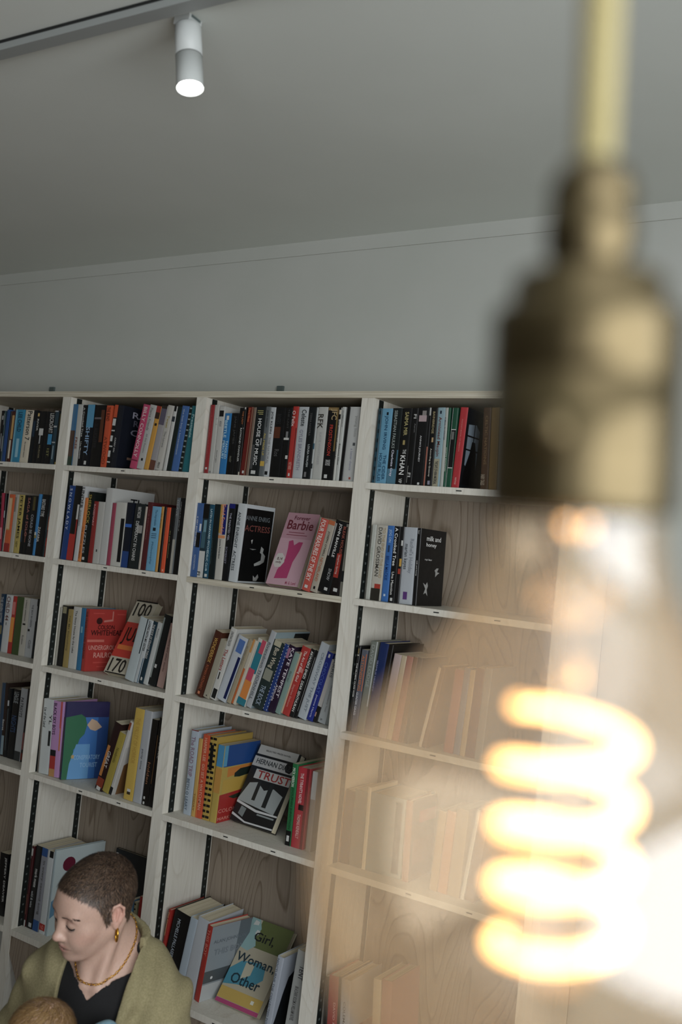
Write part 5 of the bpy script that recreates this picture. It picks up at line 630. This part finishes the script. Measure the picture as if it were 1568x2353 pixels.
# ------------------------------------------------------------ people: smooth distance fields turned into one continuous skin each
class Field:
    def __init__(s, ax):   # ax: three coordinate arrays (fine steps where the face is)
        s.ax = ax; s.V = np.full([len(a) for a in ax], .06, np.float32)
    def region(s, lo, hi, pad):
        sl = tuple(slice(max(0, np.searchsorted(a, l-pad)-1), min(len(a), np.searchsorted(a, h+pad)+1)) for a, l, h in zip(s.ax, lo, hi))
        X = np.meshgrid(*[a[q] for a, q in zip(s.ax, sl)], indexing='ij'); return sl, X
    def add(s, d, sl, k, sub=False):
        v = s.V[sl]; d = d.astype(np.float32)
        if sub:
            d = -d; h = np.clip(k - np.abs(v-d), 0, None)/k; s.V[sl] = np.maximum(v, d) + h*h*k*.25
        else:
            h = np.clip(k - np.abs(v-d), 0, None)/k; s.V[sl] = np.minimum(v, d) - h*h*k*.25
    def cap(s, a, b, ra, rb, k=.02, sub=False):
        a, b = np.array(a, float), np.array(b, float); R = max(ra, rb)
        sl, X = s.region(np.minimum(a, b)-R, np.maximum(a, b)+R, .03+k)
        if 0 in X[0].shape: return
        ab = b-a; L = ab@ab + 1e-12; h = np.clip(sum((X[i]-a[i])*ab[i] for i in range(3))/L, 0, 1)
        s.add(np.sqrt(sum((X[i]-a[i]-ab[i]*h)**2 for i in range(3))) - (ra+(rb-ra)*h), sl, k, sub)
    def ell(s, c, r, k=.02, M=None, sub=False):
        c = np.array(c, float); R = max(r); sl, X = s.region(c-R, c+R, .03+k)
        if 0 in X[0].shape: return
        P = [X[i]-c[i] for i in range(3)]
        if M is not None: P = [sum(M[j][i]*P[j] for j in range(3)) for i in range(3)]
        k0 = np.sqrt(sum((P[i]/r[i])**2 for i in range(3))); k1 = np.sqrt(sum((P[i]/r[i]**2)**2 for i in range(3))) + 1e-9
        s.add(k0*(k0-1)/k1, sl, k, sub)
    def mesh(s):
        V = s.V; ins = V < 0; nx, ny, nz = V.shape
        act = np.zeros((nx-1, ny-1, nz-1), bool); c = ins[:-1, :-1, :-1]
        for i in (0, 1):
            for j in (0, 1):
                for k in (0, 1): act |= ins[i:nx-1+i, j:ny-1+j, k:nz-1+k] != c
        I = np.argwhere(act); idx = np.full(act.shape, -1, np.int64); idx[act] = np.arange(len(I))
        acc = np.zeros((len(I), 3)); cnt = np.zeros(len(I)); A = s.ax
        cor = [(0, 0, 0), (1, 0, 0), (0, 1, 0), (1, 1, 0), (0, 0, 1), (1, 0, 1), (0, 1, 1), (1, 1, 1)]
        for a in range(8):
            for b in range(a+1, 8):
                if sum(x != y for x, y in zip(cor[a], cor[b])) != 1: continue
                ia = I+cor[a]; ib = I+cor[b]; va = V[tuple(ia.T)]; vb = V[tuple(ib.T)]; m = (va < 0) != (vb < 0)
                t = (va/(va-vb+1e-12))[:, None]; pa = np.stack([A[q][ia[:, q]] for q in range(3)], 1); pb = np.stack([A[q][ib[:, q]] for q in range(3)], 1)
                acc[m] += (pa+(pb-pa)*t)[m]; cnt[m] += 1
        P = acc/cnt[:, None]; Q = []
        for ax in range(3):
            o = [0, 0, 0]; o[ax] = 1; a = ins[:-1 if ax == 0 else None, :-1 if ax == 1 else None, :-1 if ax == 2 else None]; b = ins[o[0]:, o[1]:, o[2]:]
            E = np.argwhere(a != b); u, v = [(1, 2), (2, 0), (0, 1)][ax]
            E = E[(E[:, u] > 0) & (E[:, v] > 0) & (E[:, u] < V.shape[u]-1) & (E[:, v] < V.shape[v]-1)]
            du = np.zeros(3, int); du[u] = 1; dv = np.zeros(3, int); dv[v] = 1
            q = np.stack([idx[tuple((E-du-dv).T)], idx[tuple((E-dv).T)], idx[tuple(E.T)], idx[tuple((E-du).T)]], 1)
            fl = ~ins[tuple(E.T)]; q[fl] = q[fl][:, ::-1]; Q.append(q)
        return P, np.concatenate(Q)
def axis(lo, hi, f0, f1, fine, coarse):
    return np.concatenate([np.arange(lo, f0, coarse), np.arange(max(lo, f0), min(hi, f1), fine), np.arange(f1, hi, coarse)])
def qmesh(name, P, Q, mats, parent, off=(0, 0, 0)):
    me = bpy.data.meshes.new(name); me.vertices.add(len(P)); me.vertices.foreach_set('co', (P+np.array(off)).astype(np.float32).ravel())
    me.loops.add(len(Q)*4); me.loops.foreach_set('vertex_index', Q.astype(np.int32).ravel()); me.polygons.add(len(Q)); me.polygons.foreach_set('loop_start', np.arange(0, len(Q)*4, 4, dtype=np.int32))
    me.update(calc_edges=True); me.validate(); me.polygons.foreach_set('use_smooth', [True]*len(me.polygons))
    for m in (mats if isinstance(mats, list) else [mats]): me.materials.append(m)
    o = bpy.data.objects.new(name, me); COL.objects.link(o)
    if parent: o.parent = parent
    return o
def smooth(P, Q, n=2, l=.5):
    for _ in range(n):
        acc = np.zeros_like(P); c = np.zeros(len(P))
        for a, b in ((0, 1), (1, 2), (2, 3), (3, 0)):
            np.add.at(acc, Q[:, a], P[Q[:, b]]); np.add.at(acc, Q[:, b], P[Q[:, a]]); np.add.at(c, Q[:, a], 1); np.add.at(c, Q[:, b], 1)
        P = P*(1-l) + l*acc/np.maximum(c, 1)[:, None]
    return P
NB = np.array((1.088, -.638, .827)); HS = .90        # base of the woman's neck
def rotm(yaw, pitch, roll):  # columns: left, back(-front), up of the head in the body's axes
    M = Matrix.Rotation(yaw, 3, 'Z') @ Matrix.Rotation(pitch, 3, 'X') @ Matrix.Rotation(roll, 3, 'Y'); return np.array(M)
HM = rotm(math.radians(-34), math.radians(17), math.radians(4)); HC = np.array((-.020, -.050, .077))
def hw(p): return HC + HM @ (np.array((p[0], -p[1], p[2]))*HS)          # head point (left, front, up) -> body axes
def hl(P): q = (P-HC) @ HM / HS; return np.stack([q[:, 0], -q[:, 1], q[:, 2]], 1)
def bw(p): return np.array((p[0], -p[1], p[2]))                    # body point (left, front, up)
woman = thing('person', 'seated person in open olive cardigan, black top and gold chain, looking down at a baby', 'person', tuple(NB - (0, 0, NB[2]))); woman.rotation_euler = (0, 0, math.radians(22))
WO = np.array((0, 0, NB[2]))
F = Field([axis(-.36, .36, -.15, .08, .0021, .007), axis(-.50, .22, -.19, .09, .0021, .007), axis(-.84, .22, -.16, .20, .0021, .008)])
def fc(a, b, ra, rb, k=.012, sub=False): F.cap(hw(a), hw(b), ra*HS, rb*HS, k, sub)
def fe(c, r, k=.012, sub=False): F.ell(hw(c), [q*HS for q in r], k, HM, sub)
HM_ = HM
# torso, limbs
F.ell(bw((0, 0, -.20)), (.142, .098, .165), .05); F.ell(bw((0, -.01, -.40)), (.128, .095, .16), .06); F.ell(bw((0, -.03, -.555)), (.170, .125, .125), .06)
F.cap(bw((-.095, -.012, -.120)), bw((.095, -.012, -.120)), .050, .050, .05)
for s in (-1, 1):
    F.cap(bw((s*.015, -.03, .0)), bw((s*.105, -.02, -.110)), .034, .030, .04); F.ell(bw((s*.07, .072, -.23)), (.058, .05, .058), .04)
    F.cap(bw((s*.018, .064, -.095)), bw((s*.085, .025, -.090)), .007, .006, .02)
    F.cap(bw((s*.095, 0, -.585)), bw((s*.15, .36, -.695)), .088, .06, .05); F.cap(bw((s*.15, .34, -.755)), bw((s*.11, -.06, -.777)), .048, .034, .03); F.cap(bw((s*.11, -.06, -.780)), bw((s*.10, -.17, -.797)), .032, .018, .02)
def limb(pts, rad, k=.02, fld=None):
    for (a, b), (ra, rb) in zip(zip(pts, pts[1:]), zip(rad, rad[1:])): (fld or F).cap(bw(a), bw(b), ra, rb, k)
AL = [(.128, -.01, -.125), (.205, .07, -.34), (.12, .25, -.38)]; AR = [(-.128, -.01, -.125), (-.205, .05, -.35), (-.08, .27, -.32)]
limb(AL, (.042, .036, .024)); limb(AR, (.042, .036, .024))
def hand(w, d, n, k=1):   # wrist, direction of the fingers, back-of-hand normal
    w, d, n = Vector(w), Vector(d).normalized(), Vector(n).normalized(); s = d.cross(n).normalized()
    pt = lambda a, b, c: tuple(w + d*a + s*b + n*c)
    F.cap(bw(pt(0, 0, 0)), bw(pt(.05, .018, 0)), .018, .015, .012); F.cap(bw(pt(0, 0, 0)), bw(pt(.05, -.02, 0)), .018, .014, .012)
    for i, (o, l) in enumerate(((-.030, .055), (-.010, .072), (.011, .078), (.031, .068))):
        F.cap(bw(pt(.05, o*.8, 0)), bw(pt(.05+l*.5, o, -.006)), .0092, .0085, .005); F.cap(bw(pt(.05+l*.5, o, -.006)), bw(pt(.05+l*.92, o, -.028)), .0085, .007, .005)
    F.cap(bw(pt(.01, .02*k, -.005)), bw(pt(.04, .048*k, -.02)), .012, .0095, .008); F.cap(bw(pt(.04, .048*k, -.02)), bw(pt(.066, .05*k, -.034)), .0095, .008, .006)
hand(AL[-1], (-.85, .35, .1), (.2, .6, .6)); hand(AR[-1], (.5, .6, .25), (-.6, .6, .2), -1)
# neck and head
F.cap(bw((0, -.005, -.05)), hw((0, -.024, -.045)), .054, .047, .03); F.cap(bw((0, .028, -.08)), hw((0, .012, -.075)), .032, .030, .03)
F.cap(hw((.058, -.035, -.03)), bw((.014, .070, -.085)), .009, .007, .02); F.cap(hw((-.058, -.035, -.03)), bw((-.014, .070, -.085)), .009, .007, .02)
fe((0, -.018, .030), (.0735, .094, .088), .03); fe((0, .030, .022), (.064, .058, .066), .03)
fe((0, .030, -.030), (.056, .056, .070), .03); fe((0, .055, -.050), (.040, .036, .048), .02)
for s in (-1, 1):
    fc((s*.052, .004, -.040), (s*.020, .062, -.083), .017, .014, .022); fe((s*.040, .054, -.022), (.024, .022, .022), .02)
    fe((s*.030, .068, -.045), (.020, .018, .022), .02)
fe((0, .076, -.089), (.020, .017, .016), .018); fc((-.034, .070, .020), (.034, .070, .020), .014, .014, .016)
for s in (-1, 1): fe((s*.029, .094, .005), (.0165, .012, .0135), .012, True); fe((s*.030, .0765, .003), (.0150, .0125, .0125), .004)
fc((0, .084, .010), (0, .100, -.026), .0078, .0105, .011); fe((0, .104, -.030), (.0125, .0120, .0105), .006)
for s in (-1, 1): fe((s*.0125, .094, -.0340), (.0080, .0105, .0075), .005); fe((s*.006, .100, -.0415), (.0028, .004, .0022), .002, True)
fe((0, .083, -.060), (.024, .013, .018), .012); fc((-.018, .087, -.0565), (-.004, .0965, -.0535), .0030, .0048, .004); fc((.018, .087, -.0565), (.004, .0965, -.0535), .0030, .0048, .004)
fc((-.015, .0875, -.0660), (.015, .0875, -.0660), .0046, .0046, .005); fe((0, .0930, -.0665), (.012, .0055, .0055), .005)
fc((-.031, .072, -.0640), (0, .1000, -.0600), .0028, .0028, .002, True); fc((.031, .072, -.0640), (0, .1000, -.0600), .0028, .0028, .002, True)
for s in (-1, 1):   # ears: bowl, rim, lobe
    fe((s*.0745, -.012, -.002), (.009, .019, .030), .006); fe((s*.084, -.008, .001), (.008, .0115, .019), .004, True)
    P0 = [(s*.078, .002, .012), (s*.083, -.006, .026), (s*.086, -.019, .027), (s*.087, -.029, .014), (s*.084, -.028, -.004), (s*.080, -.020, -.018), (s*.076, -.011, -.027)]
    for a, b in zip(P0, P0[1:]): fc(a, b, .0034, .0034, .003)
    fe((s*.0775, -.009, -.028), (.0045, .0075, .0085), .004); fe((s*.077, .001, -.010), (.0035, .004, .006), .003); fc((s*.080, -.018, .010), (s*.080, -.010, -.012), .003, .003, .003)
P, Q = F.mesh(); P = smooth(P, Q, 1, .35)
SKIN = mat('skin', (.50, .31, .235), .48); b_ = SKIN.node_tree.nodes['Principled BSDF']; b_.inputs['Subsurface Weight'].default_value = .12; b_.inputs['Subsurface Radius'].default_value = (.012, .004, .002); b_.inputs['Subsurface Scale'].default_value = 1
nt = SKIN.node_tree; at_ = nt.nodes.new('ShaderNodeAttribute'); at_.attribute_name = 'tone'; n_ = nt.nodes.new('ShaderNodeTexNoise'); n_.inputs['Scale'].default_value = 160; n_.inputs['Detail'].default_value = 5
mx_ = nt.nodes.new('ShaderNodeMixRGB'); mx_.blend_type = 'MULTIPLY'; mx_.inputs[0].default_value = .28; nt.links.new(at_.outputs['Color'], mx_.inputs[1]); nt.links.new(n_.outputs['Color'], mx_.inputs[2])
g_ = nt.nodes.new('ShaderNodeRGBToBW'); nt.links.new(n_.outputs['Color'], g_.inputs[0]); nt.links.new(g_.outputs[0], mx_.inputs[2]); nt.links.new(mx_.outputs[0], b_.inputs['Base Color'])
bp_ = nt.nodes.new('ShaderNodeBump'); bp_.inputs['Strength'].default_value = .15; bp_.inputs['Distance'].default_value = .001; nt.links.new(n_.outputs[0], bp_.inputs['Height']); nt.links.new(bp_.outputs[0], b_.inputs['Normal'])
def tone(o, C):
    ca = o.data.color_attributes.new('tone', 'FLOAT_COLOR', 'POINT'); ca.data.foreach_set('color', np.concatenate([C, np.ones((len(C), 1))], 1).astype(np.float32).ravel())
body = qmesh('body', P, Q, SKIN, woman, WO)
H = hl(P); C = np.tile(np.array((.56, .37, .29)), (len(P), 1))
def blob(c, r, col, a=1.0):
    global C
    d = np.sqrt((((H-np.array(c))/np.array(r))**2).sum(1)); wgt = a*np.clip(1.4-d, 0, 1)[:, None]; C = C*(1-wgt) + np.array(col)*wgt
for s in (-1, 1):
    blob((s*.045, .055, -.030), (.026, .03, .020), (.62, .34, .27), .5); blob((s*.080, -.018, .002), (.02, .024, .034), (.66, .33, .26), .6)
    blob((s*.030, .086, .014), (.018, .02, .006), (.42, .24, .19), .5)
blob((0, .105, -.033), (.016, .016, .012), (.64, .36, .30), .6); blob((0, .092, -.0545), (.0195, .02, .0040), (.46, .19, .17), .8); blob((0, .090, -.0668), (.0170, .02, .0052), (.50, .21, .19), .8); blob((0, .090, -.0608), (.028, .030, .0028), (.12, .045, .04), .95)
# scalp under the hair is darker
def hairmask(h):
    x, y, z = np.abs(h[:, 0]), h[:, 1], h[:, 2]
    line = np.interp(y, [-.12, -.075, -.048, -.036, -.030, -.018, -.006, .004, .012, .020, .032, .050, .064, .078, .12], [-.060, -.062, -.040, -.008, .020, .031, .022, -.006, -.022, .020, .044, .060, .072, .079, .086])
    return z - line
hm = hairmask(H); wg = np.clip(hm/.006, 0, 1)*((H[:, 2] > -.08) & (np.abs(H[:, 0]) < .083)); C = C*(1-wg[:, None]*.75) + np.array((.10, .062, .04))*wg[:, None]*.75
tone(body, C)
bvh = BVHTree.FromPolygons([tuple(p) for p in P], [tuple(q) for q in Q.tolist()])
def strands(name, n, sample, direction, length, width, mats, parent, lift=.35, seed=3, off=WO):
    rr = np.random.RandomState(seed); V = []; Fc = []; mi = []
    pts = sample(rr, n)
    for p in pts:
        loc, nor, fi, dd = bvh.find_nearest(Vector(p))
        if loc is None: continue
        g = direction(np.array(loc), rr); g = Vector(g); g -= nor*g.dot(nor)
        if g.length < 1e-5: continue
        g.normalize(); L = length*(.6+.7*rr.rand()); s = g.cross(nor)*width*.5; lf = lift*(.5+rr.rand())
        b = len(V); q = loc + nor*.0003; m = q + g*L*.5 + nor*L*lf*.45; e = q + g*L + nor*L*lf*.7
        V += [q-s, q+s, m+s*.8, m-s*.8, e]; Fc += [(b, b+1, b+2, b+3), (b+3, b+2, b+4)]; k = rr.randint(len(mats)); mi += [k, k]
    o = obj(name, ([tuple(v+Vector(off)) for v in V], [], Fc), mats, parent); o.data.polygons.foreach_set('material_index', mi); return o
hi_ = np.where((hm > .001) & (H[:, 2] > -.075) & (np.abs(H[:, 0]) < .081) & ~((np.abs(H[:, 0]) > .070) & (H[:, 2] < .028) & (H[:, 1] > -.034) & (H[:, 1] < .002)))[0]
HAIR = [mat('brown_hair_'+n, c, .45) for n, c in (('dark', '241a14'), ('mid', '35261c'), ('deep', '211914'), ('light', '6a5341'), ('ash', '463a32'), ('pale', '6e5a49'))]
def hdir(p, rr):
    h = hl(p[None])[0]; v = np.array((.25*h[0], .55 if h[2] > .06 else .25, -.35 if h[2] > .06 else -1.0)); v += rr.normal(size=3)*.28
    return HM @ np.array((v[0], -v[1], v[2]))
strands('cropped_hair', 30000, lambda rr, n: P[rr.choice(hi_, n)] + rr.normal(size=(n, 3))*.0012, hdir, .0095, .00075, HAIR, woman, .34)
def browpts(rr, n):
    t = rr.rand(n); s = np.where(rr.rand(n) < .5, -1, 1); x = s*(.012+.036*t); z = .0200 + .006*np.sin(t*2.4) - .004*t + rr.normal(size=n)*.0008; y = np.full(n, .092) - .022*t
    return np.array([hw((a, b, c)) for a, b, c in zip(x, y, z)])
strands('eyebrows', 330, browpts, lambda p, rr: HM @ np.array((np.sign(hl(p[None])[0][0])*1.0, .3, -.1+.12*rr.normal())), .005, .0007, HAIR[:2], woman, .12, 5)
V = []; 
bm = bmesh.new()
for s in (-1, 1):
    pl = []
    for i in range(13):
        t = i/12; x = s*(.0175+.0255*t); z = -.0015 - .0035*math.sin(PI*t) ; loc, nor, fi, dd = bvh.find_nearest(Vector(hw((x, .088 - .010*t, z)))); pl.append((loc + nor*.0004 + Vector(WO), nor))
    tube(bm, [p for p, n in pl], [.0007 + .0010*math.sin(PI*(i/12)) for i in range(13)], 6)
    for i in range(1, 13):
        for j in range(2):
            p, n = pl[i]; d = Vector(HM @ np.array((s*.25*(i/12-.3), -.8, -.75))).normalized(); q = p + d*.0065; sd = n.cross(d).normalized()*.00035; p = p + sd*j*2
            bm.faces.new([bm.verts.new(p-sd), bm.verts.new(p+sd), bm.verts.new(q)])
obj('eyelashes', bm, mat('dark_lashes', '120d0b', .6), woman)
# clothes: shells round the same limbs
def clothes(grow, fold, arms, fine):
    G = Field([axis(-.38, .38, -.30, .30, fine, fine*1.8), axis(-.50, .24, -.22, .16, fine, fine*1.8), axis(-.76, .10, -.30, .09, fine, fine*2)]); g = grow
    G.ell(bw((0, 0, -.20)), (.142+g, .098+g, .165+g), .05); G.ell(bw((0, -.01, -.40)), (.128+g, .095+g, .16+g), .06); G.ell(bw((0, -.03, -.555)), (.170+g, .125+g, .125+g), .06)
    G.cap(bw((-.095, -.012, -.120)), bw((.095, -.012, -.120)), .050+g, .050+g, .05)
    for s in (-1, 1): G.cap(bw((s*.034, -.032, -.006)), bw((s*.105, -.02, -.110)), .034+g, .030+g, .04); G.ell(bw((s*.07, .072, -.23)), (.058+g, .05+g, .058+g), .04)
    G.cap(bw((0, -.005, -.05)), bw((0, -.015, -.005)), .054+g, .046+g, .03); G.cap(bw((0, .028, -.08)), bw((-.008, .046, -.02)), .034+g, .031+g, .03)
    if arms:
        limb(AL, (.046+g, .044+g, .032+g), .045, G); limb(AR, (.046+g, .044+g, .032+g), .045, G)
    X, Y, Z = np.meshgrid(*G.ax, indexing='ij'); G.V += (fold*(np.sin(X*95 + np.sin(Z*23)*2.2 + Y*30)*.6 + np.sin(X*48 - Z*37 + Y*52 + 1.3)*.7 + np.sin(Z*85 + X*40 - Y*33)*.35)).astype(np.float32)
    return G, X, -Y, Z
G, X, Fr, Z = clothes(.0065, .0003, False, .0026)
neck = np.sqrt((X/.069)**2 + ((Fr-.008)/.0735)**2); vneck = np.maximum(np.abs(X-.002) - np.clip(((Z+.104)*.6 + (.091-Fr)*.8)*1.0, 0, .2), -(Fr-.0))
G.V = np.maximum(G.V, -np.maximum((neck-1)*.08, -.13-Z).astype(np.float32)); G.V = np.maximum(G.V, -vneck.astype(np.float32)); G.V = np.maximum(G.V, (np.abs(X)-.16).astype(np.float32))
G.V = np.maximum(G.V, (Z + .010).astype(np.float32)); Pt, Qt = G.mesh(); Pt = smooth(Pt, Qt, 5, .5); top_ = qmesh('black_top', Pt, Qt, noise_mat('black_jersey', '0a0a0b', '101012', 300, .9), woman, WO); tag(top_, 'black v-neck top')
G, X, Fr, Z = clothes(.019, .0062, True, .0034)
neck = np.sqrt((X/.074)**2 + ((Fr-.008)/.084)**2); w_ = np.interp(Z, [-.7, -.34, -.22, -.13, -.04, .04], [.070, .060, .064, .072, .078, .084])
G.V = np.maximum(G.V, -np.maximum((neck-1)*.085, -.05-Z).astype(np.float32)); G.V = np.maximum(G.V, -np.maximum(np.abs(X-.004)-w_, -(Fr-.0)).astype(np.float32))
G.V = np.maximum(G.V, (Z - .006 - .25*np.clip(-Fr-.02, 0, .1)).astype(np.float32)); Pc, Qc = G.mesh(); Pc = smooth(Pc, Qc, 1, .5)
M_knit = noise_mat('olive_knit', '7f7757', '8f8666', 260, .95, (1, 1, 1), .6)
card = qmesh('cardigan', Pc, Qc, M_knit, woman, WO); tag(card, 'olive beige knitted cardigan worn open')
M_trs = noise_mat('dark_denim', '1c222c', '252c38', 300, .9)
G = Field([axis(-.30, .30, -.30, .30, .007, .007), axis(-.48, .26, -.5, .3, .007, .007), axis(-.827, -.38, -.9, -.3, .007, .007)]); F2 = G
G.ell(bw((0, -.03, -.555)), (.176, .131, .131), .06); G.ell(bw((0, -.01, -.45)), (.138, .10, .10), .06)
for s in (-1, 1): G.cap(bw((s*.095, 0, -.585)), bw((s*.15, .36, -.695)), .094, .066, .05); G.cap(bw((s*.15, .34, -.755)), bw((s*.11, -.04, -.777)), .054, .040, .03)
Pq, Qq = G.mesh(); qmesh('trousers', Pq, Qq, M_trs, woman, WO)
# jewellery
M_gold = mat('polished_gold', 'c9973a', .22, 1)
bm = bmesh.new(); NL = 74
for i in range(NL):
    a = 2*PI*i/NL; q = bw((.000 + .064*math.sin(a), .014 + .066*math.cos(a), -.022 - .056*(.5+.5*math.cos(a))**1.3 + .05*(.5-.5*math.cos(a))))
    loc, nor, fi, dd = bvh.find_nearest(Vector(q)); c = loc + nor*.0022 + Vector(WO)
    a2 = a+.06; q2 = bw((.000 + .064*math.sin(a2), .014 + .066*math.cos(a2), -.022 - .056*(.5+.5*math.cos(a2))**1.3 + .05*(.5-.5*math.cos(a2)))); l2, n2, _, _ = bvh.find_nearest(Vector(q2)); td = (l2-loc).normalized(); bn = td.cross(nor).normalized()
    e1 = td*.0032; e2 = (bn if i % 2 else (bn*.5+nor*.85).normalized())*.0019
    tube(bm, [c + e1*math.cos(t) + e2*math.sin(t) for t in [k*PI/5 for k in range(10)]], .00085, 6, closed=True)
obj('chain_necklace', bm, M_gold, woman, True)
for s in (1, -1):
    bm = bmesh.new(); e0 = Vector(hw((s*.079, -.008, -.034))) + Vector(WO)
    tube(bm, [e0 + Vector((.0015*s, 0, -.0125)) + Vector((math.cos(t)*.0045, math.cos(t)*-.006, math.sin(t)*.0135)) for t in [k*PI/12 for k in range(24)]], .0022, 8, closed=True)
    obj('hoop_earring', bm, M_gold, woman, True)
# ------------------------------------------------------------ the baby on her lap
BC = np.array((1.150, -.868, .708)); baby = thing('person', 'baby in a pale blue romper held on the lap of the person in olive', 'person', (BC[0], BC[1], .27)); BO = np.array((0, 0, BC[2]-.27))
BM_ = rotm(math.radians(-60), math.radians(12), math.radians(-6))
F = Field([axis(-.16, .20, -.09, .09, .0026, .005), axis(-.22, .20, -.1, .1, .0026, .005), axis(-.47, .10, -.09, .09, .0026, .006)])
def bh(p): return BM_ @ np.array((p[0], -p[1], p[2]))
F.ell(bh((0, -.006, .006)), (.058, .066, .060), .02, BM_); F.ell(bh((0, .026, -.026)), (.043, .036, .040), .03, BM_); F.ell(bh((0, .058, -.030)), (.007, .007, .006), .01, BM_)
for s in (-1, 1):
    F.ell(bh((s*.026, .036, -.036)), (.020, .020, .018), .015, BM_); F.ell(bh((s*.058, -.006, -.018)), (.006, .012, .017), .005, BM_); F.ell(bh((s*.020, .058, -.012)), (.010, .006, .007), .006, BM_, True)
F.cap((0, 0, -.04), (0, .005, -.09), .032, .034, .02); F.ell((0, .012, -.17), (.062, .055, .09), .03); F.ell((0, .012, -.27), (.066, .062, .075), .04)
def bl(pts, rad):
    for (a, b), (ra, rb) in zip(zip(pts, pts[1:]), zip(rad, rad[1:])): F.cap(a, b, ra, rb, .015)
BA = [[(.05, .02, -.105), (.075, .108, -.018), (.030, .100, -.11)], [(-.05, 0, -.115), (-.085, -.045, -.17), (-.04, -.075, -.20)]]
BL = [[(.035, 0, -.32), (.06, -.11, -.33), (.075, -.14, -.41)], [(-.035, 0, -.32), (-.05, -.11, -.335), (-.045, -.14, -.42)]]
for a in BA: bl(a, (.026, .021, .015)); F.ell(a[-1], (.015, .015, .013), .01)
for a in BA:
    e = np.array(a[-1]); d = e-np.array(a[-2]); d /= np.linalg.norm(d); s_ = np.cross(d, (0, 0, 1.)) ; s_ /= np.linalg.norm(s_)+1e-9
    for i in range(4): F.cap(e+s_*(i-1.5)*.006, e+s_*(i-1.5)*.0075+d*(.020+.003*(i in (1, 2))), .0042, .0035, .003)
    F.cap(e+s_*.010, e+s_*.018+d*.010, .0045, .004, .003)
for a in BL: bl(a, (.038, .030, .022)); F.cap(a[-1], (a[-1][0], a[-1][1]-.045, a[-1][2]-.008), .018, .014, .01)
Pb, Qb = F.mesh(); Pb = smooth(Pb, Qb, 1, .4); bb_ = qmesh('body', Pb, Qb, SKIN, baby, BO)
tone(bb_, np.tile(np.array((.66, .44, .33)), (len(Pb), 1))); 
q = Pb @ BM_; Hb = np.stack([q[:, 0], -q[:, 1], q[:, 2]], 1); ib = np.where((Hb[:, 2] > np.interp(Hb[:, 1], [-.08, -.03, .02, .05, .08], [-.035, -.01, .012, .036, .05])) & (np.abs(Hb[:, 0]) < .062) & (np.linalg.norm(Hb, axis=1) < .085))[0]
bvh = BVHTree.FromPolygons([tuple(p) for p in Pb], [tuple(t) for t in Qb.tolist()])
def bdir(p, rr):
    u = p @ BM_; cx, cy = u[0], -u[1]+.03; v = np.array((cx*.6 - cy*.4, cy*.5 + cx*.8, -.03)) + rr.normal(size=3)*.014; return BM_ @ np.array((v[0], -v[1], v[2]))
strands('wispy_hair', 9000, lambda rr, n: Pb[rr.choice(ib, n)] + rr.normal(size=(n, 3))*.0015, bdir, .016, .0007, [mat('fair_hair_'+n, c, .45) for n, c in (('gold', '8a6a42'), ('sand', 'a08258'), ('brown', '5e452c'))], baby, .10, 9, BO)
G = Field([axis(-.16, .18, -.2, .2, .0045, .005), axis(-.22, .18, -.3, .2, .0045, .005), axis(-.46, .05, -.5, .04, .0045, .005)]); F = G
G.ell((0, .012, -.17), (.070, .063, .095), .03); G.ell((0, .012, -.27), (.076, .072, .083), .04); G.cap((-.04, .008, -.105), (.04, .012, -.10), .028, .028, .02)
for a, e in zip(BA, (.85, .85)): bl([a[0], a[1], tuple(np.array(a[1])+(np.array(a[2])-a[1])*e)], (.034, .029, .023))
for a in BL: bl([a[0], a[1], a[2]], (.046, .037, .028))
X, Y, Z = np.meshgrid(*G.ax, indexing='ij'); G.V += (.0012*np.sin(X*120+Z*70+Y*60)).astype(np.float32); G.V = np.maximum(G.V, (.036-np.sqrt(X**2+(Y-.005)**2 + np.clip(-.085-Z, 0, 1)**2*4)).astype(np.float32)); G.V = np.maximum(G.V, (.072-np.sqrt(X**2+Y**2+Z**2)).astype(np.float32))
Pz, Qz = G.mesh(); tag(qmesh('romper', Pz, Qz, noise_mat('pale_blue_cotton', '7397a6', '86a9b6', 200, .9), baby, BO), 'pale blue cotton romper')
